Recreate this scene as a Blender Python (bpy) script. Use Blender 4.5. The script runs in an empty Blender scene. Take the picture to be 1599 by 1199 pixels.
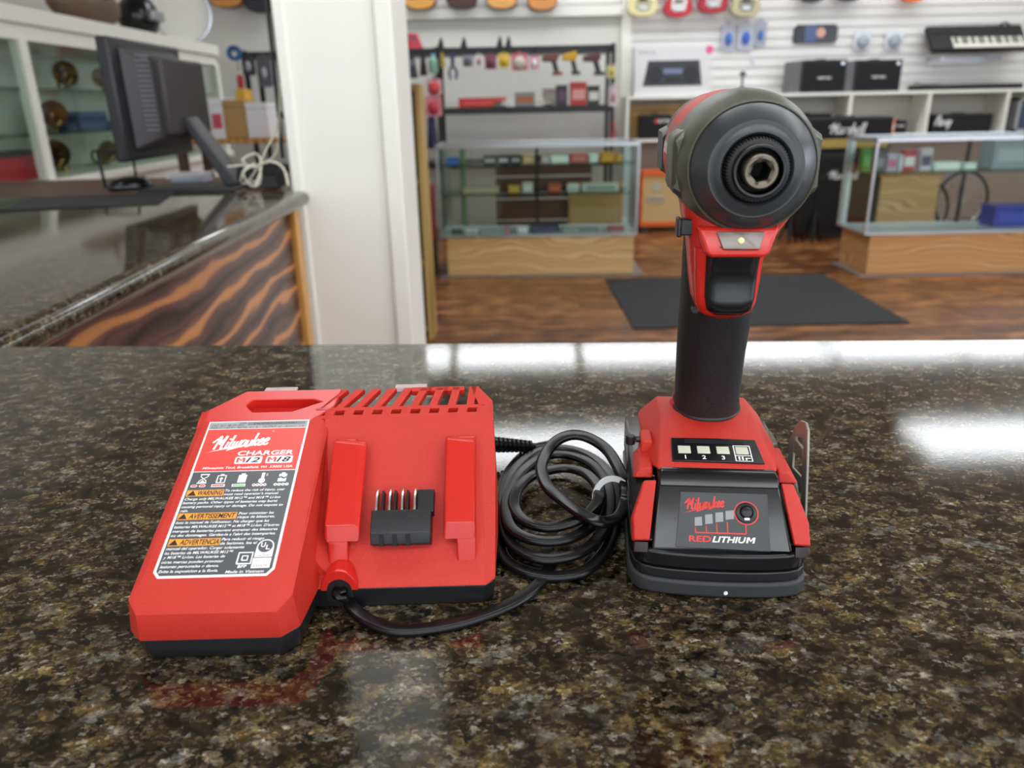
import bpy, bmesh, math, random
from mathutils import Vector, Matrix, noise
D2 = bpy.data
C = bpy.context.scene.collection
for o in list(D2.objects): D2.objects.remove(o)
random.seed(7)

# ------------------------------------------------------------------ camera, world, lights, exposure
K = 1.035                       # counter height
FPX, PITCH, ROLL, CZ = 1201.0, math.radians(20), math.radians(1.2), 1.24
fwd = Vector((0, math.cos(PITCH), -math.sin(PITCH)))
up0 = Vector((0, math.sin(PITCH), math.cos(PITCH)))
r0 = Vector((1, 0, 0))
rgt = r0*math.cos(ROLL) - up0*math.sin(ROLL)
upv = r0*math.sin(ROLL) + up0*math.cos(ROLL)
CAM = Vector((0, 0, CZ))
cd = D2.cameras.new('camera'); cam = D2.objects.new('camera', cd); C.objects.link(cam)
cam.matrix_world = Matrix(((rgt.x, upv.x, -fwd.x, 0), (rgt.y, upv.y, -fwd.y, 0), (rgt.z, upv.z, -fwd.z, CZ), (0, 0, 0, 1)))
cd.sensor_width = 36; cd.sensor_fit = 'HORIZONTAL'; cd.lens = 36*FPX/1599
cd.clip_start = 0.01; cd.clip_end = 60
cd.dof.use_dof = True; cd.dof.focus_distance = 0.37; cd.dof.aperture_fstop = 11.0
sc = bpy.context.scene; sc.camera = cam
sc.view_settings.view_transform = 'Standard'; sc.view_settings.look = 'None'
sc.view_settings.gamma = 1; sc.view_settings.use_curve_mapping = False
sc.view_settings.exposure = 0.3
w = D2.worlds.new('world'); sc.world = w; w.use_nodes = True
bg = w.node_tree.nodes['Background']; bg.inputs[0].default_value = (0.86, 0.93, 1.0, 1); bg.inputs[1].default_value = 1.1
# daylight through the shop front behind the camera
def area(name, loc, rot, sx, sy, e, col):
    l = D2.lights.new(name, 'AREA'); l.shape = 'RECTANGLE'; l.size = sx; l.size_y = sy; l.energy = e; l.color = col
    o = D2.objects.new(name, l); C.objects.link(o); o.location = loc; o.rotation_euler = rot; return o
area('daylight_shop_front', (2.0, -2.9, 1.8), (math.radians(90), 0, 0), 7.0, 2.4, 50, (0.92, 0.96, 1.0))
LIGHT_E = 6.0                   # strength of the ceiling lights' diffusers

# ------------------------------------------------------------------ helpers
def at(px, py, z=None, y=None, x=None):
    d = fwd + rgt*((px-799.5)/FPX) + upv*((599.5-py)/FPX)
    t = (z-CAM.z)/d.z if z is not None else ((y-CAM.y)/d.y if y is not None else (x-CAM.x)/d.x)
    return CAM + d*t

class MB:
    def __init__(s, k=1.0): s.v = []; s.f = []; s.k = k
    def add(s, vs, fs, M=None):
        b = len(s.v)
        for p in vs:
            p = Vector(p)
            if M is not None: p = M @ p
            s.v.append(p*s.k)
        s.f += [tuple(i+b for i in f) for f in fs]
        return s
    def box(s, x0, x1, y0, y1, z0, z1, M=None):
        vs = [(x0,y0,z0),(x1,y0,z0),(x1,y1,z0),(x0,y1,z0),(x0,y0,z1),(x1,y0,z1),(x1,y1,z1),(x0,y1,z1)]
        return s.add(vs, [(0,3,2,1),(4,5,6,7),(0,1,5,4),(1,2,6,5),(2,3,7,6),(3,0,4,7)], M)
    def hull(s, pts, M=None):
        bm = bmesh.new()
        for p in pts: bm.verts.new(p)
        r = bmesh.ops.convex_hull(bm, input=bm.verts)
        keep = set(g for g in r['geom'] if isinstance(g, bmesh.types.BMVert))
        bmesh.ops.delete(bm, geom=[v for v in bm.verts if not v.link_faces], context='VERTS')
        bmesh.ops.dissolve_limit(bm, angle_limit=0.01, verts=bm.verts, edges=bm.edges)
        bm.verts.index_update()
        s.add([v.co.copy() for v in bm.verts], [[v.index for v in f.verts] for f in bm.faces], M); bm.free(); return s
    def prism(s, poly, fn, a, b):
        """poly: (p,q) list; fn(p,q,h) -> xyz; between h=a and h=b"""
        n = len(poly)
        vs = [fn(p, q, a) for p, q in poly] + [fn(p, q, b) for p, q in poly]
        fs = [tuple(range(n-1, -1, -1)), tuple(range(n, 2*n))] + [(i, (i+1) % n, n+(i+1) % n, n+i) for i in range(n)]
        return s.add(vs, fs)
    def rings(s, rs, caps=True, closed=False):
        """loft a list of equally long rings"""
        n = len(rs[0]); vs = [p for r in rs for p in r]; fs = []
        m = len(rs)
        for j in range(m if closed else m-1):
            j2 = (j+1) % m
            for i in range(n): fs.append((j*n+i, j*n+(i+1) % n, j2*n+(i+1) % n, j2*n+i))
        if caps and not closed: fs.append(tuple(range(n-1, -1, -1))); fs.append(tuple(range((m-1)*n, m*n)))
        return s.add(vs, fs)
    def lathe(s, prof, fn=None, n=32, caps=False):
        """prof (r,h); default axis z; fn(x,y,h)->xyz"""
        fn = fn or (lambda a, b, h: (a, b, h))
        return s.rings([[fn(r*math.cos(2*math.pi*i/n), r*math.sin(2*math.pi*i/n), h) for i in range(n)] for r, h in prof], caps)
    def cyl(s, c, r, h, axis='z', n=20, r2=None):
        r2 = r if r2 is None else r2
        f = {'z': lambda a, b, q: (c[0]+a, c[1]+b, c[2]+q), 'y': lambda a, b, q: (c[0]+a, c[1]+q, c[2]+b), 'x': lambda a, b, q: (c[0]+q, c[1]+a, c[2]+b)}[axis]
        return s.lathe([(r, 0), (r2, h)], f, n, True)
    def tube(s, pts, r, n=8, closed=False, prof=None, up=Vector((0, 0, 1))):
        pts = [Vector(p) for p in pts]; m = len(pts); rs = []
        for i, p in enumerate(pts):
            a = pts[(i-1) % m] if (closed or i > 0) else p; b = pts[(i+1) % m] if (closed or i < m-1) else p
            t = (b-a).normalized(); u = up if abs(t.dot(up)) < .95 else Vector((0, 1, 0))
            sd = t.cross(u).normalized(); nn = sd.cross(t)
            pr = prof or [(math.cos(2*math.pi*k/n)*r, math.sin(2*math.pi*k/n)*r) for k in range(n)]
            rs.append([p + sd*x + nn*y for x, y in pr])
        return s.rings(rs, True, closed)
    def ball(s, c, r, n=14, sq=(1, 1, 1)):
        pr = [(max(r*math.sin(math.pi*j/(n//2)), 1e-5), -r*math.cos(math.pi*j/(n//2))) for j in range(n//2+1)]
        return s.lathe(pr, lambda a, b, h: (c[0]+a*sq[0], c[1]+b*sq[1], c[2]+h*sq[2]), n, True)
    def build(s, name, mat, parent=None, bevel=0, seg=2, smooth=35, loc=None, rotz=0, sub=0):
        me = D2.meshes.new(name); me.from_pydata([tuple(v) for v in s.v], [], [tuple(f) for f in s.f]); me.update()
        bm = bmesh.new(); bm.from_mesh(me); bmesh.ops.recalc_face_normals(bm, faces=bm.faces); bm.to_mesh(me); bm.free()
        o = D2.objects.new(name, me); C.objects.link(o)
        me.materials.append(mat)
        if parent is not None: o.parent = parent
        if loc is not None: o.location = loc
        o.rotation_euler.z = rotz
        if bevel:
            b = o.modifiers.new('bevel', 'BEVEL'); b.width = bevel*s.k; b.segments = seg; b.limit_method = 'ANGLE'; b.angle_limit = math.radians(28)
            b.harden_normals = False
        if smooth:
            for p in me.polygons: p.use_smooth = True
            me.set_sharp_from_angle(angle=math.radians(smooth if not bevel else 60))
        if sub:
            m = o.modifiers.new('sub', 'SUBSURF'); m.levels = sub; m.render_levels = sub
        return o

def spline(ctrl, n=8, closed=False):
    P = [Vector(p) for p in ctrl]; m = len(P); out = []
    rng = range(m) if closed else range(m-1)
    for i in rng:
        p1, p2 = P[i], P[(i+1) % m]
        p0 = P[(i-1) % m] if (closed or i > 0) else p1 + (p1-p2)
        p3 = P[(i+2) % m] if (closed or i < m-2) else p2 + (p2-p1)
        for k in range(n):
            t = k/n
            out.append(0.5*((2*p1)+(p2-p0)*t+(2*p0-5*p1+4*p2-p3)*t*t+(3*p1-p0-3*p2+p3)*t**3))
    if not closed: out.append(P[-1])
    return out

def thing(name, label, cat, loc=(0, 0, 0), rotz=0, group=None):
    o = D2.objects.new(name, None); C.objects.link(o); o.location = loc; o.rotation_euler = (0, 0, rotz)
    o.empty_display_size = .01
    o['label'] = label; o['category'] = cat
    if group: o['group'] = group
    return o
def tag(o, label, cat, group=None, kind=None):
    o['label'] = label; o['category'] = cat
    if group: o['group'] = group
    if kind: o['kind'] = kind
    return o
def struct(o): o['kind'] = 'structure'; return o
def dup(root, loc, rotz=0, label=None):
    def cp(o, par):
        c = o.copy(); C.objects.link(c); c.parent = par
        for ch in o.children: cp(ch, c)
        return c
    r = cp(root, None); r.location = loc; r.rotation_euler = (0, 0, rotz)
    if label: r['label'] = label
    return r

# ------------------------------------------------------------------ materials
MATS = {}
def srgb(h):
    if isinstance(h, str): c = [int(h[i:i+2], 16)/255 for i in (0, 2, 4)]
    else: c = [x/255 for x in h]
    return tuple((x/12.92 if x <= .04045 else ((x+.055)/1.055)**2.4) for x in c) + (1,)
def mat(name, col, rough=.5, metal=0, spec=.5, bump=0, bscale=800, emit=0, coat=0, var=0, vscale=20, alpha=1):
    """flat colour with optional fine bump and slight tone variation, all procedural"""
    if name in MATS: return MATS[name]
    m = D2.materials.new(name); m.use_nodes = True; nt = m.node_tree; p = nt.nodes['Principled BSDF']
    c = srgb(col)
    p.inputs['Base Color'].default_value = c; p.inputs['Roughness'].default_value = rough; p.inputs['Metallic'].default_value = metal
    p.inputs['Specular IOR Level'].default_value = spec; p.inputs['Coat Weight'].default_value = coat
    tc = nt.nodes.new('ShaderNodeTexCoord')
    if emit: p.inputs['Emission Color'].default_value = c; p.inputs['Emission Strength'].default_value = emit
    if var:
        n = nt.nodes.new('ShaderNodeTexNoise'); n.inputs['Scale'].default_value = vscale; n.inputs['Detail'].default_value = 5
        mx = nt.nodes.new('ShaderNodeMix'); mx.data_type = 'RGBA'
        mx.inputs['A'].default_value = tuple(x*(1-var) for x in c[:3])+(1,); mx.inputs['B'].default_value = tuple(min(1, x*(1+var)) for x in c[:3])+(1,)
        nt.links.new(tc.outputs['Object'], n.inputs['Vector']); nt.links.new(n.outputs['Fac'], mx.inputs['Factor']); nt.links.new(mx.outputs['Result'], p.inputs['Base Color'])
    if bump:
        n = nt.nodes.new('ShaderNodeTexNoise'); n.inputs['Scale'].default_value = bscale; n.inputs['Detail'].default_value = 2
        b = nt.nodes.new('ShaderNodeBump'); b.inputs['Strength'].default_value = bump; b.inputs['Distance'].default_value = .0004
        nt.links.new(tc.outputs['Object'], n.inputs['Vector']); nt.links.new(n.outputs['Fac'], b.inputs['Height']); nt.links.new(b.outputs['Normal'], p.inputs['Normal'])
    MATS[name] = m; return m
def ramp(nt, stops, interp='LINEAR'):
    r = nt.nodes.new('ShaderNodeValToRGB'); r.color_ramp.interpolation = interp
    e = r.color_ramp.elements
    while len(e) < len(stops): e.new(.5)
    for i, (p, c) in enumerate(stops): e[i].position = p; e[i].color = srgb(c)
    return r
def granite(name='polished_granite'):
    m = D2.materials.new(name); m.use_nodes = True; nt = m.node_tree; L = nt.links.new; p = nt.nodes['Principled BSDF']
    tc = nt.nodes.new('ShaderNodeTexCoord'); mp = nt.nodes.new('ShaderNodeMapping')
    mp.inputs['Rotation'].default_value = (0, 0, .5); mp.inputs['Scale'].default_value = (1, 1.35, 1)
    L(tc.outputs['Object'], mp.inputs['Vector'])
    def noise_(sc, det=6, ro=.6, src=None):
        n = nt.nodes.new('ShaderNodeTexNoise'); n.inputs['Scale'].default_value = sc; n.inputs['Detail'].default_value = det; n.inputs['Roughness'].default_value = ro
        L((src or mp).outputs['Vector'], n.inputs['Vector']); return n
    def mixc(A, B, f, bt='MIX'):
        x = nt.nodes.new('ShaderNodeMix'); x.data_type = 'RGBA'; x.blend_type = bt
        L(A, x.inputs['A']); L(B, x.inputs['B'])
        if isinstance(f, (int, float)): x.inputs['Factor'].default_value = f
        else: L(f, x.inputs['Factor'])
        return x.outputs['Result']
    wn = noise_(330, 5, .7)
    vm = nt.nodes.new('ShaderNodeVectorMath'); vm.operation = 'MULTIPLY_ADD'; vm.inputs[1].default_value = (.0075, .0075, .0075); L(wn.outputs['Color'], vm.inputs[0]); L(mp.outputs['Vector'], vm.inputs[2])
    def cells(sc, stops, ch):
        v = nt.nodes.new('ShaderNodeTexVoronoi'); v.inputs['Scale'].default_value = sc; L(vm.outputs['Vector'], v.inputs['Vector'])
        sp = nt.nodes.new('ShaderNodeSeparateColor'); L(v.outputs['Color'], sp.inputs['Color']); r = ramp(nt, stops); L(sp.outputs[ch], r.inputs['Fac']); return r.outputs['Color'], sp
    big, spb = cells(190, [(0, '100f0d'), (.25, '2a2116'), (.45, '43351f'), (.6, '62502f'), (.75, '7c6536'), (.87, '827a64'), (.95, 'a39c88'), (1, '94702f')], 'Red')
    sml, sps = cells(560, [(0, '0d0d0c'), (.35, '2b261d'), (.6, '554833'), (.78, '857350'), (.9, 'a8915c'), (.97, 'c9c3b0'), (1, 'e0dccd')], 'Green')
    c = mixc(big, sml, .5)
    hn = noise_(420, 8, .8); hr = ramp(nt, [(.32, '4a4a4a'), (.5, 'b0b0b0'), (.68, 'ffffff')]); L(hn.outputs['Fac'], hr.inputs['Fac'])
    c = mixc(c, hr.outputs['Color'], .85, 'MULTIPLY')
    cl = noise_(75, 4, .6); cr = ramp(nt, [(.36, '585858'), (.5, 'bdbdbd'), (.64, 'ffffff')]); L(cl.outputs['Fac'], cr.inputs['Fac'])
    c = mixc(c, cr.outputs['Color'], 1, 'MULTIPLY')
    # flakes of grey and whitish quartz, ragged
    fn = noise_(62, 3, .5, vm); fr = ramp(nt, [(.655, '000000'), (.70, 'b0b0b0')]); L(fn.outputs['Fac'], fr.inputs['Fac'])
    fcol = ramp(nt, [(.2, '5d6059'), (.6, '8f9083'), (1, 'b9b6a8')]); L(sps.outputs['Blue'], fcol.inputs['Fac'])
    fm = mixc(fr.outputs['Color'], hr.outputs['Color'], .7, 'MULTIPLY')
    c = mixc(c, fcol.outputs['Color'], fm)
    br = nt.nodes.new('ShaderNodeVectorMath'); br.operation = 'SCALE'; br.inputs['Scale'].default_value = 1.25; L(c, br.inputs[0])
    L(br.outputs['Vector'], p.inputs['Base Color'])
    p.inputs['Roughness'].default_value = .07; p.inputs['IOR'].default_value = 1.6
    nb = nt.nodes.new('ShaderNodeTexNoise'); nb.inputs['Scale'].default_value = 700; nb.inputs['Detail'].default_value = 3; L(tc.outputs['Object'], nb.inputs['Vector'])
    b = nt.nodes.new('ShaderNodeBump'); b.inputs['Strength'].default_value = .07; b.inputs['Distance'].default_value = .0002
    L(nb.outputs['Fac'], b.inputs['Height']); L(b.outputs['Normal'], p.inputs['Normal'])
    MATS[name] = m; return m
def wood(name, stops, scale=(1, 1, 1), dist=4, bd='Z', wscale=6, rough=.45, rot=(0, 0, 0), detail=2, planks=None, nsc=1.5):
    m = D2.materials.new(name); m.use_nodes = True; nt = m.node_tree; L = nt.links.new; p = nt.nodes['Principled BSDF']
    tc = nt.nodes.new('ShaderNodeTexCoord'); mp = nt.nodes.new('ShaderNodeMapping'); mp.inputs['Scale'].default_value = scale; mp.inputs['Rotation'].default_value = rot
    L(tc.outputs['Object'], mp.inputs['Vector'])
    wv = nt.nodes.new('ShaderNodeTexWave'); wv.bands_direction = bd; wv.inputs['Scale'].default_value = wscale; wv.inputs['Distortion'].default_value = dist
    wv.inputs['Detail'].default_value = detail; wv.inputs['Detail Scale'].default_value = nsc; L(mp.outputs['Vector'], wv.inputs['Vector'])
    r = ramp(nt, stops); L(wv.outputs['Fac'], r.inputs['Fac'])
    out = r.outputs['Color']
    if planks:
        br = nt.nodes.new('ShaderNodeTexBrick'); br.inputs['Scale'].default_value = 1
        br.inputs['Brick Width'].default_value = planks[0]; br.inputs['Row Height'].default_value = planks[1]; br.inputs['Mortar Size'].default_value = .002
        br.inputs['Color1'].default_value = srgb(planks[2]); br.inputs['Color2'].default_value = srgb(planks[3]); br.inputs['Mortar'].default_value = srgb('2a1a10')
        mp2 = nt.nodes.new('ShaderNodeMapping'); L(tc.outputs['Object'], mp2.inputs['Vector']); L(mp2.outputs['Vector'], br.inputs['Vector'])
        n = nt.nodes.new('ShaderNodeTexNoise'); n.inputs['Scale'].default_value = 6; n.inputs['Detail'].default_value = 5
        mp3 = nt.nodes.new('ShaderNodeMapping'); mp3.inputs['Scale'].default_value = (1, 1.8, 1); L(tc.outputs['Object'], mp3.inputs['Vector']); L(mp3.outputs['Vector'], n.inputs['Vector'])
        r2 = ramp(nt, stops); L(n.outputs['Fac'], r2.inputs['Fac'])
        mx = nt.nodes.new('ShaderNodeMix'); mx.data_type = 'RGBA'; mx.blend_type = 'MULTIPLY'; mx.inputs['Factor'].default_value = 1
        L(r2.outputs['Color'], mx.inputs['A']); L(br.outputs['Color'], mx.inputs['B']); out = mx.outputs['Result']
    L(out, p.inputs['Base Color']); p.inputs['Roughness'].default_value = rough
    MATS[name] = m; return m
def glass(name, tint='f6fbf8', a=.985):
    """thin shop glass: mostly clear with a fresnel reflection"""
    m = D2.materials.new(name); m.use_nodes = True; nt = m.node_tree; L = nt.links.new
    nt.nodes.remove(nt.nodes['Principled BSDF']); out = nt.nodes['Material Output']
    t = nt.nodes.new('ShaderNodeBsdfTransparent'); t.inputs[0].default_value = tuple(x*a for x in srgb(tint)[:3])+(1,)
    g = nt.nodes.new('ShaderNodeBsdfGlossy'); g.inputs['Roughness'].default_value = .02
    lw = nt.nodes.new('ShaderNodeLayerWeight'); lw.inputs['Blend'].default_value = .5
    pw = nt.nodes.new('ShaderNodeMath'); pw.operation = 'POWER'; pw.inputs[1].default_value = 5; L(lw.outputs['Facing'], pw.inputs[0])
    f = nt.nodes.new('ShaderNodeMath'); f.operation = 'MULTIPLY_ADD'; f.inputs[1].default_value = .5; f.inputs[2].default_value = .03; L(pw.outputs[0], f.inputs[0])
    mx = nt.nodes.new('ShaderNodeMixShader'); L(f.outputs[0], mx.inputs[0]); L(t.outputs[0], mx.inputs[1]); L(g.outputs[0], mx.inputs[2]); L(mx.outputs[0], out.inputs[0])
    MATS[name] = m; return m

red = mat('red_plastic_textured', 'c62b1c', .42, bump=1.0, bscale=2600, var=.06, vscale=60)
red_s = mat('red_plastic_smooth', 'c4241a', .26, bump=.04, bscale=200, var=.06, vscale=90)
red_d = mat('red_plastic_inner', 'a81c12', .5)
black = mat('black_plastic', '17171a', .38, bump=.15, bscale=700)
black_g = mat('black_gloss_plastic', '101113', .22, bump=.08, bscale=150, var=.2, vscale=60)
black_m = mat('black_matte', '1b1b1d', .6)
rubber = mat('grey_black_rubber', '2e2f31', .55, bump=.2, bscale=300, var=.25, vscale=50)
boot_m = mat('olive_grey_rubber_boot', '45463a', .36, bump=.12, bscale=120, var=.22, vscale=35)
grip_m = mat('black_grip_rubber', '17181a', .55, bump=.8, bscale=1100)
steel = mat('worn_steel', '9a9688', .36, .55, bump=.2, bscale=400, var=.2, vscale=90)
steel_d = mat('dark_steel', '3a3a3b', .35, 1)
silver = mat('silver_contact', 'cfcfca', .25, 1)
cord_m = mat('black_vinyl_cord', '0c0c0e', .26, spec=.35, var=.2, vscale=90)
white_ink = mat('white_ink', 'f4f4f2', .5)
black_ink = mat('black_ink', '1c1c1e', .5)
grey_ink = mat('grey_ink', '8f9192', .5)
red_ink = mat('red_ink', 'd9352c', .5)
label_red = mat('label_red', 'e2382c', .35)
label_grey = mat('label_grey', '4c4d50', .35)
label_white = mat('label_white', 'efefed', .35)
label_silver = mat('label_silver', '9b9c9b', .35)
orange_ink = mat('orange_ink', 'e79a35', .4)
green_ink = mat('green_ink', '58b947', .4)
gran = granite()

# ------------------------------------------------------------------ writing
def text_geo(txt, shear=0, bold=0):
    bold = min(bold, .022)
    cu = D2.curves.new('t', 'FONT'); cu.body = txt; cu.size = 1; cu.shear = shear; cu.offset = bold; cu.resolution_u = 3
    o = D2.objects.new('t', cu); C.objects.link(o)
    dg = bpy.context.evaluated_depsgraph_get(); me = D2.meshes.new_from_object(o.evaluated_get(dg))
    vs = [(v.co.x, v.co.y) for v in me.vertices]; fs = [tuple(p.vertices) for p in me.polygons]
    D2.objects.remove(o); D2.curves.remove(cu); D2.meshes.remove(me)
    return vs, fs
def put_text(mb, txt, fn, u0, v0, wd, ht, shear=0, bold=0):
    """wd: fitted width (0 = natural), ht: cap height; fn(u,v)->xyz"""
    vs, fs = text_geo(txt, shear, bold)
    if not vs: return
    x0 = min(v[0] for v in vs); x1 = max(v[0] for v in vs)
    ky = ht/.69; kx = wd/(x1-x0) if wd else ky
    mb.add([fn(u0+(x-x0)*kx, v0+y*ky) for x, y in vs], fs)
def put_poly(mb, pts, fn): mb.add([fn(*p) for p in pts], [tuple(range(len(pts)))])
def put_rect(mb, u0, v0, u1, v1, fn): put_poly(mb, [(u0, v0), (u1, v0), (u1, v1), (u0, v1)], fn)
def put_stroke(mb, pts, fn, w, wv=None):
    """flat ribbon with an oval nib"""
    wv = wv or w; n = len(pts); L = []
    for i in range(n):
        a = pts[max(i-1, 0)]; b = pts[min(i+1, n-1)]
        dx, dy = b[0]-a[0], b[1]-a[1]; l = math.hypot(dx, dy) or 1
        L.append((-dy/l*w/2, dx/l*wv/2))
    vs = [fn(p[0]+q[0], p[1]+q[1]) for p, q in zip(pts, L)] + [fn(p[0]-q[0], p[1]-q[1]) for p, q in zip(pts, L)]
    mb.add(vs, [(i, i+1, n+i+1, n+i) for i in range(n-1)])
def put_ring(mb, u, v, r, w, fn, n=24, ry=None):
    ry = ry or r
    vs = [fn(u+math.cos(2*math.pi*i/n)*q, v+math.sin(2*math.pi*i/n)*q*ry/r) for q in (r, r-w) for i in range(n)]
    mb.add(vs, [(i, (i+1) % n, n+(i+1) % n, n+i) for i in range(n)])
def put_disc(mb, u, v, r, fn, n=20): put_poly(mb, [(u+math.cos(2*math.pi*i/n)*r, v+math.sin(2*math.pi*i/n)*r) for i in range(n)], fn)
SCRIPT = {
 'M': (.95, [[(-.3,.55),(-.12,.72),(.05,.9),(.16,1.0),(.12,.5),(.1,0)], [(.16,1.0),(.28,.62),(.38,.35),(.5,.7),(.62,1.0),(.6,.5),(.6,.08),(.7,0),(.82,.06)]]),
 'i': (.26, [[(.02,.52),(.02,.1),(.1,0),(.22,.08)], [(.03,.68),(.07,.78)]]),
 'l': (.26, [[(.02,1.0),(.02,.1),(.1,0),(.22,.08)]]),
 'w': (.62, [[(.0,.52),(.03,.1),(.12,0),(.24,.12),(.26,.5),(.29,.08),(.38,0),(.5,.12),(.54,.52),(.6,.42)]]),
 'a': (.48, [[(.34,.44),(.16,.52),(.02,.34),(.03,.1),(.14,0),(.3,.14),(.36,.5),(.36,.1),(.46,.04)]]),
 'u': (.48, [[(.0,.5),(.01,.1),(.12,0),(.28,.14),(.3,.5),(.32,.08),(.44,.04)]]),
 'k': (.46, [[(.02,1.0),(.02,0)], [(.03,.2),(.2,.34),(.32,.5)], [(.12,.28),(.26,.04),(.4,.04)]]),
 'e': (.42, [[(.03,.24),(.22,.28),(.3,.4),(.18,.52),(.03,.36),(.03,.1),(.14,0),(.28,.03),(.38,.12)]]),
 'r': (.38, [[(.02,.5),(.04,0)], [(.04,.3),(.16,.48),(.3,.48)]]),
 's': (.4, [[(.3,.45),(.14,.52),(.06,.38),(.24,.22),(.22,.04),(.02,.03)]]),
 'h': (.48, [[(.02,1.0),(.02,0)], [(.03,.26),(.18,.5),(.3,.4),(.3,.08),(.42,.04)]]),
 'P': (.7, [[(.1,1.0),(.06,0)], [(-.1,.8),(.2,1.02),(.5,.92),(.5,.6),(.1,.48)]]),
 'v': (.44, [[(.0,.5),(.14,0),(.34,.5)]]), 'y': (.44, [[(.0,.5),(.14,.08)], [(.34,.5),(.12,-.3),(-.1,-.34)]]),
}
def put_script(mb, word, fn, u0, v0, wd, ht, slant=.3, rise=0, w=.11, wv=None):
    tot = sum(SCRIPT[c][0] for c in word); kx = wd/tot; x = 0
    for c in word:
        adv, strokes = SCRIPT[c]
        for s in strokes:
            p = [tuple(q)[:2] for q in spline([(a, b, 0) for a, b in s], 5)]
            put_stroke(mb, [(u0+(x+a)*kx+b*ht*slant, v0+b*ht+(x+a)*kx*rise) for a, b in p], fn, w*ht*1.25, (wv or w)*ht)
        x += adv
BOLT = [(0,0),(.40,.50),(.37,.30),(.67,.75),(.64,.57),(1,1.04),(.63,.38),(.65,.60),(.33,.12),(.36,.33)]
def put_bolt(mb, fn, u0, v0, wd, ht): 
    P = [(u0+a*wd, v0+b*ht) for a, b in BOLT]
    # split in convex-ish pieces so that it fills cleanly
    for ids in ((0,1,9), (1,2,9), (2,8,9), (2,3,7,8), (3,4,7), (4,6,7), (4,5,6)): put_poly(mb, [P[i] for i in ids], fn)

# ================================================================== the battery charger (built in mm, front edge at y=0)
S = .001
ch = thing('battery_charger', 'red and black two-bay battery charger with a white-edged warning label, left on the counter', 'battery charger', (-.12, .2495, K), math.radians(.6))
TL = math.tan(math.radians(21.7)); CL, SL = math.cos(math.radians(21.7)), math.sin(math.radians(21.7))
CD, SD = math.cos(math.radians(38)), math.sin(math.radians(38))
def zl(y): return 29.4+(y-9.3)*TL
def lab(n): return lambda u, v: (-24.1+u, 14.6+v*CL-n*SL, zl(14.6)+v*SL+n*CL)
def dk(x, s, n): return (x, 31.5+s*CD-n*SD, 10.5+s*SD+n*CD)
# black base tray
b = MB(S)
def slab(b, plan, z0, z1, ins=0):
    cx = sum(p[0] for p in plan)/len(plan); cy = sum(p[1] for p in plan)/len(plan)
    b.hull([(p[0], p[1], z1) for p in plan] + [(cx+(p[0]-cx)*(1-ins), cy+(p[1]-cy)*(1-ins), z0) for p in plan])
pl1 = [(-26.5,.8),(27,.8),(33,7.2),(34.5,34),(34.5,117),(-13.5,117),(-33.2,103.5),(-33.2,7)]
pl2 = [(30,31.8),(107,31.8),(111.2,36),(111.2,112),(105,117),(30,117)]
slab(b, pl1, 0, 10.3, .04); slab(b, pl2, 0, 10.3, .03)
b.build('base_tray', black, ch, bevel=.7)
# red upper shell: left block
A = [(-27.5,0,10.6),(27.5,0,10.6),(33.5,7,10.6),(35.5,36,10.6),(35.5,118,10.6),(-14,118,10.6),(-34,104,10.6),(-34,6.5,10.6)]
B = [(-27,0,22.7),(27.3,0,22.6),(32.3,6,26),(33,60,44),(32,118,66),(-14,118,69.5),(-31.4,104,65.6),(-31.6,5.5,26)]
Cc = [(-26.8,9.6),(24.6,9.3),(28,13),(28,60),(27.5,114.8),(-12.7,114.8),(-28.6,102.3),(-28.4,11.5)]
b = MB(S)
b.hull([(x, min(y, 96), min(z, 62) if y > 96 else z) for x, y, z in A+B] + [(x, min(y, 95.5), zl(min(y, 95.5))) for x, y in Cc])
# rear strip: lower floor with a raised rim and slats, recessed hand hold on the left
b.hull([(-31.4,94,10.6),(-31.4,94,62.5),(-31.4,102,66),(-30,103.5,10.6),(-14,117.5,10.6),(-14,117.5,58),(32,117.5,58),(32,94,58),(32,94,10.6),(32,117.5,10.6)])
b.hull([dk(30,0,-.5)[:1]+(31.2,10.6), (107,31.2,10.6),(107.6,32,10.6)]+[(30,118,10.6),(106,118,10.6),dk(30,0,0),dk(107.4,0,0),dk(30,76,0),dk(105,76,0),(30,95.5,zl(95.5)),(104.5,95.5,zl(95.5)),(30,95.6,52),(105,95.6,52)]) # deck wedge
b.hull([(105,94,10.6),(105,118,10.6),(30,118,10.6),(30,94,10.6),(30,94,57),(105,94,57),(105,118,57),(30,118,57)])
b.hull([(106.5,32,10.6),(111.3,35.5,10.8),(112.6,74,10.6),(112.6,112,10.6),(106.5,118,10.6),dk(107.4,0,0),dk(105,76,0),(104.6,114,zl(113)),(104.2,96,zl(96)),(111.3,35.5,12),(112.3,78,46),(111.5,92,57),(111.3,106,66.5),(107,116.5,67)])
b.hull([(-31.4,92,50),(-31.4,104,50),(-31.4,92,61.3),(-31.4,102,65),(-28.5,92,zl(92)),(-28.6,102.3,zl(102.3)),(-20,92,zl(92)-.4),(-14,117.5,50),(-13,115,zl(114.6)-.3),(-14,94,50)])
b.build('upper_shell', red, ch, bevel=.9, seg=3)
# curved fairing between the label block and the deck
b = MB(S)
rs = []
for i in range(15):
    t = i/14; y = 36+t*58; zd = 10.5+(y-31.5)*math.tan(math.radians(38)); zt = zl(y)-1.5
    r = []
    for k in range(9):
        a = k/8*math.pi/2; wd = 7.5*(1-t)**.5+2; h = max(zt-zd, .6)
        r.append((31.5+wd*(1-math.cos(a))*1.15 if k else 31.5, y, zt-h*math.sin(a)))
    rs.append([(30, y, zd-4)]+r+[(r[-1][0], y, zd-4)])
b.rings(rs); b.build('fairing', red, ch, smooth=50)
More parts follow.
